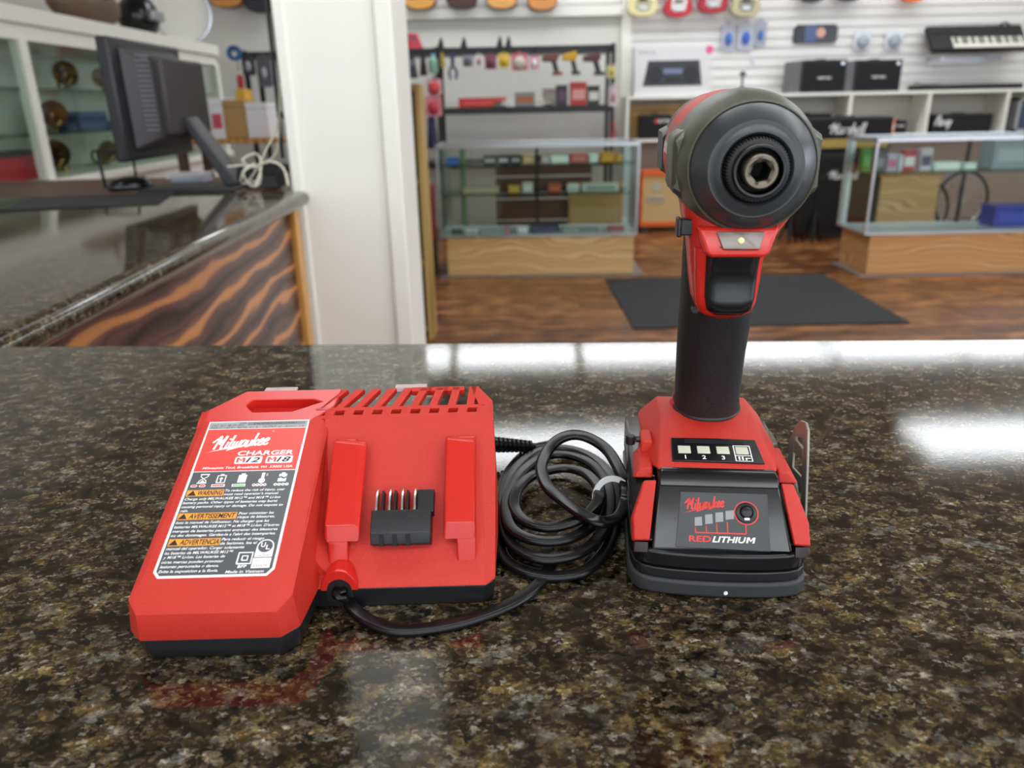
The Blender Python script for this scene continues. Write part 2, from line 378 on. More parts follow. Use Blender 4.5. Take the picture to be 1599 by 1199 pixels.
# vented back edge: slats, rim, recess floor
b = MB(S)
def top(x, y, n=0): return (x, y-n*SL, zl(y)+n*CL)
def tp(b, quad, th=3.2): b.hull([top(x, y) for x, y in quad]+[top(x, y, -th) for x, y in quad])
y0, y1, y2, y3 = 95.2, 97.4, 100.3, 102.4
tp(b, [(24, y0), (104.5, y0), (104.5, y1), (24, y1)])
tp(b, [(24.5, y2), (104.5, y2), (104.5, y3), (24, y3)])
N = 9; pit = (98.6-24.6)/8
def slant(i): return 10.5-1.15*i
for i in range(N+1):
    xa = 24.6+pit*i-pit+4.6+ (0 if i else 0); xb = 24.6+pit*i
    if i == N: xb = 104.5
    if i == 0: continue
    tp(b, [(xa, y1-.3), (xb, y1-.3), (xb+.6, y2+.3), (xa+.6, y2+.3)])
for i in range(N+1):
    xa = 28.6+pit*(i-1)+5.0 if i else 26; xb = 28.2+pit*i; sl = slant(i)
    if i == N: xb = 104.5; sl = 0
    tp(b, [(xa, y3-.4), (xb, y3-.4), (min(xb+sl, 105), 114.6), (min(xa+sl*.95, 100), 114.6)])
for i in (5, 6, 7):
    xa = 28.2+pit*(i-1)+slant(i-1)-.5; tp(b, [(xa, 112.2), (xa+pit+1, 112.2), (xa+pit+1, 115), (xa, 115)])
b.build('vent_grille', red, ch, bevel=.25)
b = MB(S)      # hand-hold rim round the recess on the left
hh = [(-10.5,105.5),(-8.6,103),(-5.9,100.6),(12.8,100.6),(26.5,106.6),(22,108.6),(-8,109)]
outr = [(-28.7,102.3),(-28.5,94.6),(-20,94.6),(24,94.6),(33,103),(35.5,115),(-12.7,115)]
M_ = len(hh)
vs = [top(*p) for p in outr]+[top(*p) for p in hh]+[top(*p, -7) for p in hh]+[top(*p, -6) for p in outr]
b.add(vs, [(i, (i+1) % M_, M_+(i+1) % M_, M_+i) for i in range(M_)]+[(M_+i, M_+(i+1) % M_, 2*M_+(i+1) % M_, 2*M_+i) for i in range(M_)]
      +[(3*M_+i, 3*M_+(i+1) % M_, (i+1) % M_, i) for i in range(M_)]+[tuple(2*M_+i for i in range(M_)), tuple(3*M_+i for i in range(M_))])
b.build('hand_hold', red_s, ch, bevel=.5)
for xa, xb in ((-4, 12), (62, 78)):
    MB(S).hull([(xa,115,69),(xb,115,69),(xa,120,70.5),(xb,120,70.5),(xa,119.5,71.6),(xb,119.5,71.6),(xa,115.2,71.6),(xb,115.2,71.6)]).build('rear_latch', mat('pale_grey_plastic','b9a4a2',.4), ch, bevel=.3)
for x, y in ((74, 106), (82.5, 106)):
    MB(S).cyl((x, y, 58), 1.2, 6.5, n=10).build('screw', steel, ch)
# rails
def rail(name, x0, x1, flx0, flx1):
    b = MB(S)
    f = lambda p, q, h: dk(h, p, q)
    b.prism([(9.6,-.5),(18.5,6.2),(69.5,6.2),(73,-.5)], f, x0, x1)
    w0, w1 = (-.2, 2.0) if flx0 < 60 else (-1.0, .3)
    b.hull([dk(x, s_, n) for x, s_, n in ((flx0+min(w0,0),18.6,6.1),(flx0+min(w0,0),70,6.1),(flx1+w1,18.6,6.1),(flx1+w1,68,6.1),(flx0,24.8,10),(flx0,66.5,10),(flx1-w1*.3,24.8,10),(flx1-w1*.3,64.5,10),(flx1+w1,22.4,8.6),(flx1+w1,65,8.4))])
    return b.build(name, red_s, ch, bevel=.9, seg=3)
rail('rail', 38.5, 47.2, 37.2, 50.6); rail('rail', 94.8, 103.2, 89.8, 102.8)
# cover plate between the rails and fine seams
b = MB(S); f = lambda p, q, h: dk(h, p, q)
b.prism([(.3,-1),(.3,.3),(69.6,.3),(69.6,-1)], f, 57.2, 83.2)
b.build('deck_cover', red, ch, bevel=.1)
b = MB(S); b.prism([(-.2,-1),(-.2,.12),(78,.12),(78,-1)], f, 97.6, 97.9); b.prism([(69.6,.0),(69.6,.34),(69.95,.34),(69.95,0)], f, 57.2, 78); b.build('seam', red_d, ch)
# terminal block
b = MB(S)
b.prism([(31.5,-.6),(43.6,-.6),(43.6,.55),(31.5,.55)], f, 57.6, 84.6)
b.prism([(18.6,0),(16.8,6.5),(20.8,10),(31.6,10),(31.6,0)], f, 57.4, 83.6)
for x in (60.4, 66.0, 71.6): b.prism([(31.5,.5),(31.5,6.8),(42.5,6.8),(43.4,.5)], f, x+.5, x+1.5)
b.prism([(31.5,.5),(31.5,6.8),(42.5,6.8),(43.4,.5)], f, 77.0, 84.4)
b.build('terminal_block', black, ch, bevel=.35)
b = MB(S)
for x in (61.2, 67.0, 72.8): b.prism([(17.2,4.2),(15.8,6.8),(20.2,9.6),(20.2,4.2)], f, x, x+2)
b.build('notch_shade', mat('recess_shade','070708',.7), ch)  # darkened raised blocks stand in for the shade in the gaps
for x in (59.2, 65.0, 70.6, 76.2):
    b = MB(S); b.prism([(31,3),(31,9.4),(38.5,9.4),(42.6,7.6),(43.2,3)], f, x-.45, x+.45); b.build('contact_blade', silver, ch, bevel=.1)
# cable hood
b = MB(S); aa = [math.pi*i/16 for i in range(17)]
arch = [(math.cos(a)*8.0, math.sin(a)*9.6) for a in aa]+[(math.cos(a)*5.5, math.sin(a)*5.6) for a in reversed(aa)]
n_ = len(arch); rs = [[(44.4+p*k, y, 10.4+q*k) for p, q in arch] for y, k in ((30.5, .97), (30.9, 1), (33, 1), (42, .93))]
b.rings(rs, caps=False); b.add([q for q in rs[0]], [(i, i+1, n_-2-i, n_-1-i) for i in range(16)])
b.build('cable_hood', red_s, ch, smooth=45)
b = MB(S); b.prism([(math.cos(a)*5.6, math.sin(a)*5.7) for a in aa]+[(-5.6,-5.5),(-3,-6.5),(3,-6.5),(5.6,-5.5)], lambda p, q, h: (44.4+p, h, 10.4+q), 31.0, 32.4); b.build('cable_port', mat('recess_shade','070708',.7), ch)  # solid dark plug: the shade of the cable hole put into its colour

# label
lb = MB(S)
def lp(b, pts, n0, n1):
    g0, g1 = lab(n0), lab(n1); b.hull([g0(*p) for p in pts]+[g1(*p) for p in pts])
lp(lb, [(-1.2,86.3),(46.9,86.3),(47.6,.8),(45,-2.4),(1.6,-2.4),(-.8,.4)], -.2, .10)
lab_o = lb.build('warning_label', label_white, ch, smooth=0)
lab_o['label'] = 'white-edged printed warning label'
f1, f2, f3 = lab(.14), lab(.18), lab(.22)
def patch(name, pts, m, fn):
    b = MB(S); put_poly(b, pts, fn); return b.build(name, m, lab_o, smooth=0)
patch('silver_strip', [(-.6,81.2),(-.7,85.7),(46.3,85.7),(46.3,81.2)], label_silver, f1)
patch('red_panel', [(-.1,54.2),(-.4,80.9),(46.1,80.9),(46.0,54.2)], label_red, f1)
patch('grey_panel', [(.1,53.8),(46.1,53.8),(46.5,1.3),(44.6,-1.3),(2.1,-1.3),(.3,.9)], label_grey, f1)
b = MB(S)
put_text(b, 'CAT. NO. 48-59-1812', f2, .4, 82.9, 15.5, 1.35, .25); put_text(b, 'INPUT: 120 V~  60 Hz  2.1 A', f2, .3, 81.4, 22.5, 1.2, .25)
put_text(b, 'OUTPUT: 12 - 18 V===  3 A', f2, 25.2, 81.5, 19.5, 1.2, .25); put_text(b, 'SER.', f2, 13.5, 84.3, 3.8, 1.1, .25)
b.build('lettering', black_ink, lab_o, smooth=0)
b = MB(S); put_rect(b, 17.6, 83.4, 45.2, 85.3, f2); b.build('serial_field', mat('dull_grey', '777878', .4), lab_o, smooth=0)
b = MB(S); put_text(b, 'D63DB213101793U', f3, 20.5, 83.7, 20.5, 1.3, .2); b.build('lettering', black_ink, lab_o, smooth=0)
b = MB(S)
put_script(b, 'Milwaukee', f2, 4.8, 67.6, 25.2, 8.4, .2, .11, .10, .11); put_bolt(b, f2, 2.2, 65.8, 27.8, 6.9)
put_text(b, 'CHARGER', f2, 17.4, 63.6, 25.6, 2.7, .1, .035); put_ring(b, 31, 79, .45, .12, f2)
put_text(b, 'Milwaukee Tool, Brookfield, WI  53005 USA', f2, 3.6, 55.5, 40.6, 1.35, .15, .01)
for u0, u1 in ((17.1, 29.5), (31.3, 43.5)):
    put_poly(b, [(u0+.6,58.3),(u1-.6,58.3),(u1,58.9),(u1,62.2),(u1-.6,62.8),(u0+.6,62.8),(u0,62.2),(u0,58.9)], f2)
b.build('logo', white_ink, lab_o, smooth=0)
b = MB(S)
for u0 in (17.9, 32.1):
    put_rect(b, u0, 59.1, u0+.95, 62.0, f3); put_rect(b, u0+2.95, 59.1, u0+3.9, 62.0, f3)
    put_poly(b, [(u0+.5,62),(u0+1.2,62),(u0+2.2,60.1),(u0+1.7,60.1)], f3); put_poly(b, [(u0+3.4,62),(u0+2.7,62),(u0+1.7,60.1),(u0+2.2,60.1)], f3)
b.build('lettering', red_ink, lab_o, smooth=0)
b = MB(S); put_text(b, '12', f3, 22.1, 59.1, 6.4, 2.9, .28, .03); put_text(b, '18', f3, 36.2, 59.1, 6.3, 2.9, .28, .03); b.build('lettering', black_ink, lab_o, smooth=0)
# pictograms
b = MB(S)
put_rect(b, 3.9, 52, 8, 52.6, f2); put_rect(b, 3.4, 46.9, 7.7, 47.5, f2); put_stroke(b, [(4.4,52),(4.3,51),(5.8,49.8),(7.4,51),(7.5,52)], f2, .45); put_stroke(b, [(4,47.4),(4.1,48.6),(5.7,49.8),(7.2,48.6),(7.1,47.4)], f2, .45); put_poly(b, [(4.5,47.6),(6.9,47.6),(5.7,49)], f2)
put_stroke(b, [(12,47.2),(12,51.4),(15.6,51.4),(15.6,47.2),(12,47.2)], f2, .6); put_rect(b, 13, 51.4, 14.6, 52.3, f2); put_rect(b, 13.5, 47.6, 14.1, 49.4, f2); put_poly(b, [(12.8,49.3),(14.8,49.3),(13.8,50.6)], f2)
put_rect(b, 21.3, 47, 25, 51.5, f2); put_rect(b, 22.3, 51.5, 24.1, 52.4, f2)
put_rect(b, 31.5, 48, 32.9, 52.5, f2); put_disc(b, 32.1, 47.9, 1.5, f2); put_rect(b, 33.5, 51.6, 34.3, 51.9, f2); put_rect(b, 33.5, 50.8, 34.3, 51.1, f2)
put_poly(b, [(39.4,49.9),(40.4,50.3),(41.6,49.6),(42.9,50.1),(42.9,51.6),(39.4,51.6)], f2); put_poly(b, [(39.2,47.1),(42.9,47.1),(42.9,49.2),(41.6,48.6),(40.4,49.4),(39.2,48.9)], f2); put_rect(b, 40.4, 51.6, 42, 52.4, f2)
for u in (2.6, 6.3): put_disc(b, u-.7, 45.6, .75, f2); put_disc(b, u+.7, 45.6, .75, f2); put_rect(b, u-.7, 44.85, u+.7, 46.35, f2)
put_rect(b, 10.3, 44.8, 16.3, 46.3, f2); put_rect(b, 19.4, 44.7, 25.4, 46.2, f2)
for i in range(4): put_disc(b, 29.2+i*1.6, 45.4, .8, f2); put_disc(b, 38.7+i*1.7, 45.4, .8, f2)
# UL mark and double square
put_stroke(b, [(31.6,3.6),(37.2,3.6),(37.2,9),(31.6,9),(31.6,3.6)], f2, .7); put_stroke(b, [(33.3,5.2),(35.5,5.2),(35.5,7.4),(33.3,7.4),(33.3,5.2)], f2, .6)
put_text(b, 'BFP', f2, 32.4, 1.6, 3.6, 1.4, .1, .02); put_ring(b, 41.6, 11.9, 3.5, .5, f2)
put_poly(b, [(38,6.6),(45.3,6.6),(45.2,12),(44,9.2),(41.7,8.1),(39.3,9.2),(38.1,12)], f2); put_rect(b, 37.8, 1.3, 45.3, 6.2, f2)
put_text(b, 'U', f2, 39.6, 11.6, 1.9, 2.2, 0, .03); put_text(b, 'L', f2, 41.9, 10.4, 1.7, 2.1, 0, .03)
body = [('To reduce the risk of injury, user',17.3,41.9,26.3),('must read operator\'s manual.',17.2,39.8,24),('Charge only MILWAUKEE M12™ and M18™ Li-Ion',.8,37.5,41.6),('battery packs. Other types of batteries may burst',.6,35.4,41),('causing personal injury or damage. Do not expose to',.7,33.2,43.7),('rain.',.9,31,3.2),
 ('Pour minimiser les',26.4,28.9,15),('risque de blessures,',26.2,26.9,16),('lisez le manuel de l\'utilisateur. Ne charger que les',.8,24.6,39.5),('batteries MILWAUKEE M12™ et M18™ Li-Ion. D\'autres',.8,22.3,44.3),('marques de batteries peuvent entrainer des blessures',.8,20.1,44),('ou des dommages. Gardez-le a l\'abri des intemperies.',.8,17.9,43.6),
 ('Para reducir el riesgo',22.6,15.4,17.6),('de lesiones, lea el',22.5,13.3,15.2),('manual del operador. Cargar solamente',.9,11.2,32),('las baterias de MILWAUKEE M12™',1,9,27.8),('y M18™ Li-Ion. Las baterias de',1.1,6.9,25),('otras marcas pueden provocar',1.1,4.6,25),('lesiones personales o danos.',1.2,2.4,23.6),('Evite la exposicion a la lluvia.',1.3,.1,23.8),('Made in Vietnam',28.1,-.8,15.4)]
for t, u, v, wd in body: put_text(b, t, f2, u, v, wd, 1.3, .2, .012)
b.build('lettering', white_ink, lab_o, smooth=0)
b = MB(S)
for u, v, wd in ((.7,39.6,16.2),(.7,26.7,25),(.9,13.1,21.3)): put_rect(b, u, v, u+wd, v+3.6, f2)
b.build('warning_bar', orange_ink, lab_o, smooth=0)
b = MB(S)
for t, u, v, wd in (('WARNING',5.6,40.2,10.9),('AVERTISSEMENT',5.4,27.3,19.8),('ADVERTENCIA',5.6,13.7,16.2)):
    put_text(b, t, f3, u, v, wd, 2.5, .18, .03); put_poly(b, [(u-4.5,v-.2),(u-.6,v-.2),(u-2.4,v+2.7)], f3)
put_text(b, 'CERTIFIED', f3, 38.5, 7, 6.3, .8); put_text(b, 'SAFETY US-CA', f3, 38.5, 4.5, 6, .6); put_text(b, 'E55574', f3, 38.8, 1.9, 5.2, 1.2)
b.build('lettering', black_ink, lab_o, smooth=0)
b = MB(S)
for u in (2.6, 6.3): put_rect(b, u-1.1, 45.2, u+1.1, 46, f3)
put_rect(b, 10.7, 45.2, 15.9, 45.9, f3)
for i in range(4): put_disc(b, 29.2+i*1.6, 45.4, .4, f3, 10)
for i in (0, 2): put_disc(b, 38.7+i*1.7, 45.4, .4, f3, 10)
b.build('red_light_mark', red_ink, lab_o, smooth=0)
b = MB(S); put_rect(b, 19.8, 45.1, 25, 45.8, f3)
for i in (1, 3): put_disc(b, 38.7+i*1.7, 45.4, .4, f3, 10)
b.build('green_light_mark', green_ink, lab_o, smooth=0)

# power cord: flat twin cable, coiled
def zz(x, y): return (760+x/3.996, 640+y/3.996)
def w2c(v):
    a = math.radians(-.6); v = v-Vector((-.12, .2495, K)); return Vector((v.x*math.cos(a)-v.y*math.sin(a), v.x*math.sin(a)+v.y*math.cos(a), v.z))
def cp(pts): return [w2c(at(*(zz(x, y)), z=K+h*.001)) for x, y, h in pts]
fig8 = []
R_ = .00185
for k in range(20):
    a = 2*math.pi*k/20; c_, s_ = math.cos(a), math.sin(a)
    fig8.append((R_*.82*(1 if c_ > 0 else -1)*(.9 if abs(c_) > .15 else abs(c_)*3)+R_*c_*1.0, R_*s_*(1 if abs(c_) > .2 else .72)))
cd_ = MB(1)
loops = [
 [(430,205,3),(270,250,3),(130,400,3),(80,600,3),(78,830,3),(130,950,3),(280,1020,3),(450,1038,3),(620,1000,3),(740,880,3),(790,740,4),(815,560,6),(780,430,7),(690,320,6),(560,255,5),(430,240,5),(300,270,6),(180,370,7),(110,520,7),(105,700,7),(150,830,7),(280,915,7),(430,930,7),(600,880,7),(710,780,8),(760,650,9),(765,520,10),(720,410,10),(620,320,10),(480,280,9),(340,300,9),(220,390,10),(150,500,10),(120,620,10),(155,740,10),(270,805,10),(420,820,10),(570,780,10),(660,700,11),(705,590,13),(700,490,13),(620,400,12),(500,365,12),(380,380,12),(270,420,12),(190,500,12),(170,600,11),(230,690,11),(380,735,11),(540,700,13),(640,640,15),(700,560,17),(700,480,17)],
]
main = cp(loops[0])
top_ = cp([(862,560,15),(865,480,20),(840,400,24),(760,260,30),(650,180,34),(540,155,36),(440,190,34),(370,270,30),(340,370,26),(380,480,22),(470,560,19),(580,640,17),(690,695,17),(790,690,15),(845,635,14)])
cd_.tube(spline(main, 6), 0, prof=fig8)
cd_.tube(spline(top_, 6, True), 0, closed=True, prof=fig8, up=Vector((0, -.4, .92)))
tail = [w2c(at(px, py, z=K+h*.001)) for px, py, h in ((860,880,2.2),(840,913,2.2),(800,942,2.2),(740,966,2.2),(680,980,2.2),(620,984,2.2),(578,970,2.4),(556,955,3.4),(543,938,5))]
tail += [Vector((.0448, .0285, .0092)), Vector((.0448, .0325, .0105)), Vector((.0448, .045, .011))]
cd_.tube(spline(tail, 6), 0, prof=fig8)
cd_.build('power_cord', cord_m, ch, smooth=70)
sr0, sr1 = w2c(at(772, 694, z=K+.012)), w2c(at(832, 697, z=K+.007))
b = MB(1); b.tube([sr0-(sr1-sr0)*.1, sr1+(sr1-sr0)*.05], .0022, 12); dv = (sr1-sr0)
for i in range(9):
    p = sr0+dv*(i/8.0)*.92; r = .0050-.0013*i/8; b.tube([p-dv.normalized()*.0007, p+dv.normalized()*.0007], r, 14)
b.tube([sr1, w2c(at(868, 692, z=K+.004))], .0017, 8)
b.build('strain_relief', cord_m, ch)
rc = w2c(at(954, 772, z=K+.013)); b = MB(1); rr = []
for i in range(28):
    a = 2*math.pi*i/28; rr.append(rc+Vector((math.cos(a)*.0092, -.006+math.sin(a)*.003, .001+math.sin(a)*.0098)))
b.tube(rr, 0, closed=True, prof=[(.0014,-.0007),(.0014,.0007),(-.0014,.0007),(-.0014,-.0007)], up=Vector((0, -1, .2)))
t = b.build('cable_clip', mat('translucent_white_clip', 'dfe3e4', .3), ch); t['label'] = 'white plastic ring round the coiled cord'

# ================================================================== the impact driver (mm, battery front at y=0)
dr = thing('impact_driver', 'red and black cordless impact driver standing upright on its battery', 'power drill', (.0885, .284, K), math.radians(-6))
def bat(b, z0, z1, x=38, fy=0, by=112, cx=10, fx=28, k=1):
    P = [(s*a_*x, fy+c_) for s in (-1, 1) for a_, c_ in ((0,-1.2),(.3,-.9),(.55,-.1),(.75,1.2),(.88,3.2),(.96,7),(1,14),(1,40))]+[(x,by-6),(x-8,by),(-x+8,by),(-x,by-6)]
    b.hull([(p[0], p[1], z) for p in P for z in (z0, z1)])
bt = MB(S); bat(bt, .3, 8.2, 39, 0); bat_o = bt.build('battery_pack', rubber, dr, bevel=1.6, seg=3)
bat_o['label'] = 'slide-on battery pack with charge gauge'
b = MB(S); bat(b, 8.6, 13.2, 38.2, .6); b.build('lower_housing', black, bat_o, bevel=.5)
b = MB(S); bat(b, 13.7, 21.2, 38.2, 1)
b.hull([(-38,11,21),(38,11,21),(-36,7,23),(36,7,23),(-37.5,112,21),(37.5,112,21),(-37.5,34,40),(37.5,34,40),(-37.5,110,40),(37.5,110,40),(-34,34,42),(34,34,42)])
ca, sa = math.cos(math.radians(48)), math.sin(math.radians(48))
def sl(u, v, n=0): return (u, 3+v*ca-n*sa, 21.5+v*sa+n*ca)
b.hull([sl(-29.5,0),sl(30,0),sl(-25.5,33),sl(26.5,33),sl(-29.5,-.5,-3),(-30,60,21),(30,60,21),(-26,31,46.8),(27,31,46.8),(-26,60,46.8),(27,60,46.8)])
b.build('upper_housing', black_g, bat_o, bevel=1.0, seg=3)
b = MB(S); b.hull([sl(-25.3,33.5,-.5),sl(26.3,33.5,-.5),sl(-24.6,36.5,-.4),sl(25.8,36.5,-.4),(-25.5,34,47.5),(26,34,47.5),sl(-26,28,.5),sl(27,28,.5),sl(-25.5,33,.8),sl(26.6,33,.8)]); b.build('housing_lip', black_g, bat_o, bevel=.8, seg=3)
for s in (-1, 1):
    b = MB(S)
    b.hull([sl(s*38.2,3.5,-1.5),sl(s*30.6,3.5,0),sl(s*30.6,3.5,2.4),sl(s*37.2,3.5,1.6),sl(s*27.2,30.5,0),sl(s*27.2,30.5,2.2),sl(s*33.2,30.5,-2),sl(s*32.4,30.5,1.5),sl(s*38.6,14,-2),sl(s*37.4,14,1.5)])
    b.build('release_button', red, bat_o, bevel=.7, seg=3)
    b = MB(S); b.hull([sl(s*31,-1.5,-1),sl(s*37.5,-1.2,-2),sl(s*31,3,1),sl(s*37,3,.6),sl(s*37.5,3,-3)]); b.build('button_foot', mat('maroon_plastic', '241014', .3), bat_o, bevel=.3)
# gauge plate
b = MB(S); P = [(-19.4,1.3),(20.8,.6),(21.3,25.8),(-16.4,25.9)]
b.hull([sl(x, y, n) for x, y in P for n in (-.3, .35)]); gp = b.build('gauge_plate', mat('dark_grey_plate', '3c3d3f', .5, var=.12, vscale=200), bat_o, bevel=.2)
g1, g2 = (lambda u, v: sl(u, v, .42)), (lambda u, v: sl(u, v, .47))
b = MB(S)
for P in ([(-10.8,10.7),(-7.6,11.0),(-7.6,14.9),(-10.7,14.5)], [(-6.3,11.6),(-3,12),(-3,16.2),(-6.2,15.8)], [(-1.8,12.6),(1.6,13),(1.6,17.2),(-1.7,16.8)], [(2.6,13.8),(6.2,14.3),(6.6,18.2),(2.7,17.7)]): put_poly(b, P, g1)
b.build('gauge_bar', grey_ink, gp, smooth=0)
b = MB(S)
put_script(b, 'Milwaukee', g1, -14.2, 18.0, 16.4, 5.0, .2, .10, .11, .12); put_bolt(b, g1, -15.8, 16.3, 17.8, 4.4)
put_ring(b, 11.6, 17, 5.3, .5, g1, 30); put_text(b, 'RED', g1, -13.6, 3.9, 9.6, 2.5, .05, .05)
for x0, y0, x1, y1 in ((-10.8,7.6,11.2,8.1),(-10.8,8,-10.4,10),(-6.1,8,-5.7,10.9),(-1.6,8,-1.2,12),(3,8,3.4,13),(10.8,8,11.3,11.9)): put_rect(b, x0, y0, x1, y1, g1)
b.build('marking', red_ink, gp, smooth=0)
b = MB(S); put_text(b, 'LITHIU', g1, -3.6, 3.9, 14.5, 2.5, .28, .022)
mk = lambda u, v: g1(10.7+u+v*.28, 3.9+v)
put_rect(b, 0, 0, .8, 2.5, mk); put_rect(b, 2.7, 0, 3.5, 2.5, mk); put_poly(b, [(.4,2.5),(1.05,2.5),(2.0,.7),(1.5,.7)], mk); put_poly(b, [(3.1,2.5),(2.45,2.5),(1.5,.7),(2.0,.7)], mk)
b.build('marking', white_ink, gp, smooth=0)
b = MB(S)
fn_ = lambda a, bb, h: sl(11.6+a, 17.2+bb, h)
b.lathe([(4.6,.3),(4.4,1.0),(3.0,1.3),(2.6,.8),(2.5,1.6),(2.0,2.0),(.01,2.1)], fn_, 24); b.build('gauge_button', black, gp, smooth=50)
b = MB(S); b.hull([sl(11.6+a, 14.2+c, n) for a in (-1.1, 1.1) for c in (-.5, .5) for n in (1.2, 1.5)]); b.build('button_mark', white_ink, gp)
b = MB(S); b.cyl((2.6,-1.5,3.4), .9, .6, 'y', 10); b.build('paint_fleck', white_ink, bat_o)
# foot of the tool
b = MB(S)
b.hull([(-25.6,28,47.3),(26.2,28,47.3),(-30,44,43),(31,44,43),(-31,102,43),(32,102,43),(-31,60,47),(32,60,47),(-31,100,47),(32,100,47),(-26,30,48),(26.6,30,48),(-19,55,54.3),(21.5,55,54.3),(-21.5,72,58),(23.5,72,58),(-21.5,98,57),(23.5,98,57)])
b.hull([(-33,50,38),(-27,50,38),(-33,64,38),(-27,64,38),(-32.5,50,52),(-27,50,52),(-32.5,64,52),(-27,64,52)])
b.hull([(-37,30,42),(-28,30,42),(-36,58,42),(-28,58,42),(-34,32,46.5),(-28,32,46.5),(-33,56,46.5),(-28,56,46.5)])
b.hull([(37,30,41),(28,30,41),(36.5,60,41),(28,60,41),(33,32,46.5),(28,32,46.5),(34,58,46.5),(28,58,46.5)])
def ell(cx, cy, z, rx, ry, n=32, sq=2.0, tilt=0):
    r = []
    for i in range(n):
        a = 2*math.pi*i/n; c_, s_ = math.cos(a), math.sin(a)
        x = math.copysign(abs(c_)**(2/sq), c_)*rx; y = math.copysign(abs(s_)**(2/sq), s_)*ry
        r.append((cx+x, cy+y, z+y*tilt))
    return r
b.build('foot', red, dr, bevel=1.8, seg=3)
b = MB(S); b.rings([ell(1.8,83,51,23,26), ell(1.8,84,54.5,20,22,tilt=.05), ell(1.8,84,58,17.6,19.6,tilt=.1), ell(1.8,83.5,61,16.8,18.6,tilt=.12)]); b.build('collar', red, dr, smooth=60)
b = MB(S); b.cyl((-34.8,56,50), 1.6, 3, 'x', 12); b.cyl((-37.2,56,47.5), 2.3, 4.5, 'z', 14); b.build('foot_pin', black, dr, bevel=.4)
# mode panel with four lamps
tf = math.atan2(54.3-47.3, 55-28); cf, sf = math.cos(tf), math.sin(tf)
def ft(u, v, n=0): return (u+.3, 29+v*cf-n*sf, 47.9+v*sf+n*cf)
b = MB(S); P = [(-19.6,5.2),(21.8,4.6),(20.2,21.5),(-18.8,22)]
b.hull([ft(x, y, n) for x, y in P for n in (-.6, .55)]+[ft(1, y, .8) for y in (5, 21.8)]); mp_ = b.build('mode_panel', black_g, dr, bevel=.25)
for i, x in enumerate((-13.4, -4.6, 4.2, 12.8)):
    b = MB(S); b.hull([ft(x+a, 12.9+c, n) for a in (-2.9, 2.9) for c in (-2.6, 2.6) for n in (.2, 1.1)]); b.build('mode_light', mat('pale_lamp_window', 'c9cbb4', .25), mp_, bevel=.3)
h1 = lambda u, v: ft(u, v, .95)
b = MB(S)
for t, x in (('1', -13.6), ('2', -5.8), ('3', 3.0)): put_text(b, t, h1, x, 6.2, 0, 2.5, 0, .04)
for x0, y0, x1, y1 in ((9.0,5.4,9.5,16.4),(16.3,5.4,16.8,16.4),(9.0,16,16.8,16.5),(9.0,8.8,16.8,9.3),(9,5.1,16.8,5.5),(10.5,6,11.3,8.4),(12,6,12.8,8.4),(13.6,6,14.3,7.6),(14.3,7,16,7.6)): put_rect(b, x0, y0, x1, y1, h1)
b.build('marking', white_ink, mp_, smooth=0)
b = MB(S)
put_poly(b, [(-13,17.4),(-12.6,20.8),(13.6,20.6),(14.6,17.2)], h1); b.build('glass_field', mat('dark_glass', '232425', .12), mp_, smooth=0)  # dark glass field along the upper part of the panel

# grip
b = MB(S)
G = [(1.8,83.5,57,16.2,18.0),(1.8,83.3,60,16.6,18.6),(1.8,82,64,15.8,18.4),(1.4,79,75,15.8,19.5),(1.0,75.5,90,16.0,20.6),(.7,70,105,16.3,21.2),(.3,65,118,16.2,20.2),(-.4,62,130,15.8,20),(-.8,60,140,15.8,20),(-.8,60,150,15.6,21),(1,62,158,17,24)]
b.rings([ell(cx, cy, z, rx, ry, 40, 2.3, -.12 if z > 62 else .1) for cx, cy, z, rx, ry in G])
b.build('grip', grip_m, dr, smooth=70)
b = MB(S); b.rings([ell(1.8,83.5,z,rx,rx+2,40,2.3,.1) for z, rx in ((57.2,16.6),(57.8,17.1),(59.6,17.1),(60.2,16.6))]); b.build('grip_ring', black, dr, smooth=60)
b = MB(S); b.cyl((-11.4,46.5,117.5), 1.6, 3, 'y', 14); b.build('housing_screw', steel_d, dr)
# red housing around the trigger
b = MB(S)
H = [(0,48,115,6,10),(-.4,46,119,11,16),(-.8,45,125,13.2,18.5),(-1,44.5,134,14.6,18.5),(-.8,44.5,144,16.0,19),(.6,46,150,18,21),(2.0,48,155,20.5,22),(3.4,50,160,23,24),(4,52,170,25,26)]
b.rings([ell(cx, cy, z, rx, ry, 40, 2.4, -.1) for cx, cy, z, rx, ry in H]); b.build('motor_housing_neck', red_s, dr, smooth=70)
b = MB(S); b.rings([ell(-1.2,33.6,z,rx,ry,28,3) for z, rx, ry in ((118.5,7,3),(121,11,6.5),(125,12.4,7.4),(132,13.2,6.8),(139,13.6,7.6),(148,14.2,9)) ]); b.build('trigger_bezel', red_s, dr, smooth=70)
b = MB(S); b.rings([ell(-.6,29.0,z,rx,ry,28,3.2) for z, rx, ry in ((120.5,6,3),(123.0,9.2,7.2),(128,10.2,6.4),(134,10.4,5.4),(140,10.6,6.4),(145,10.8,9.0),(150,10.8,9.0)) ]); b.build('trigger', black_g, dr, smooth=70)
b = MB(S); b.hull([(-10.4,19,146),(10.6,19,146),(-12.6,19.5,148),(12.6,19.5,148),(-15.5,25,157),(16.5,25,157),(-15,50,157),(18,50,157),(-12,46,143),(13,46,143)]); b.build('lamp_boss', red_s, dr, bevel=1.6, seg=3)
b = MB(S); b.hull([(-5.8,19.0,149.4),(8.2,19.0,149.4),(-8.2,22.6,155.6),(10.4,22.6,155.6),(-5.8,23,149.4),(8.2,23,149.4),(-8.2,27,155.6),(10.4,27,155.6)]); lw = b.build('work_lamp', mat('smoky_lens', '6d5e57', .15), dr, bevel=.2)
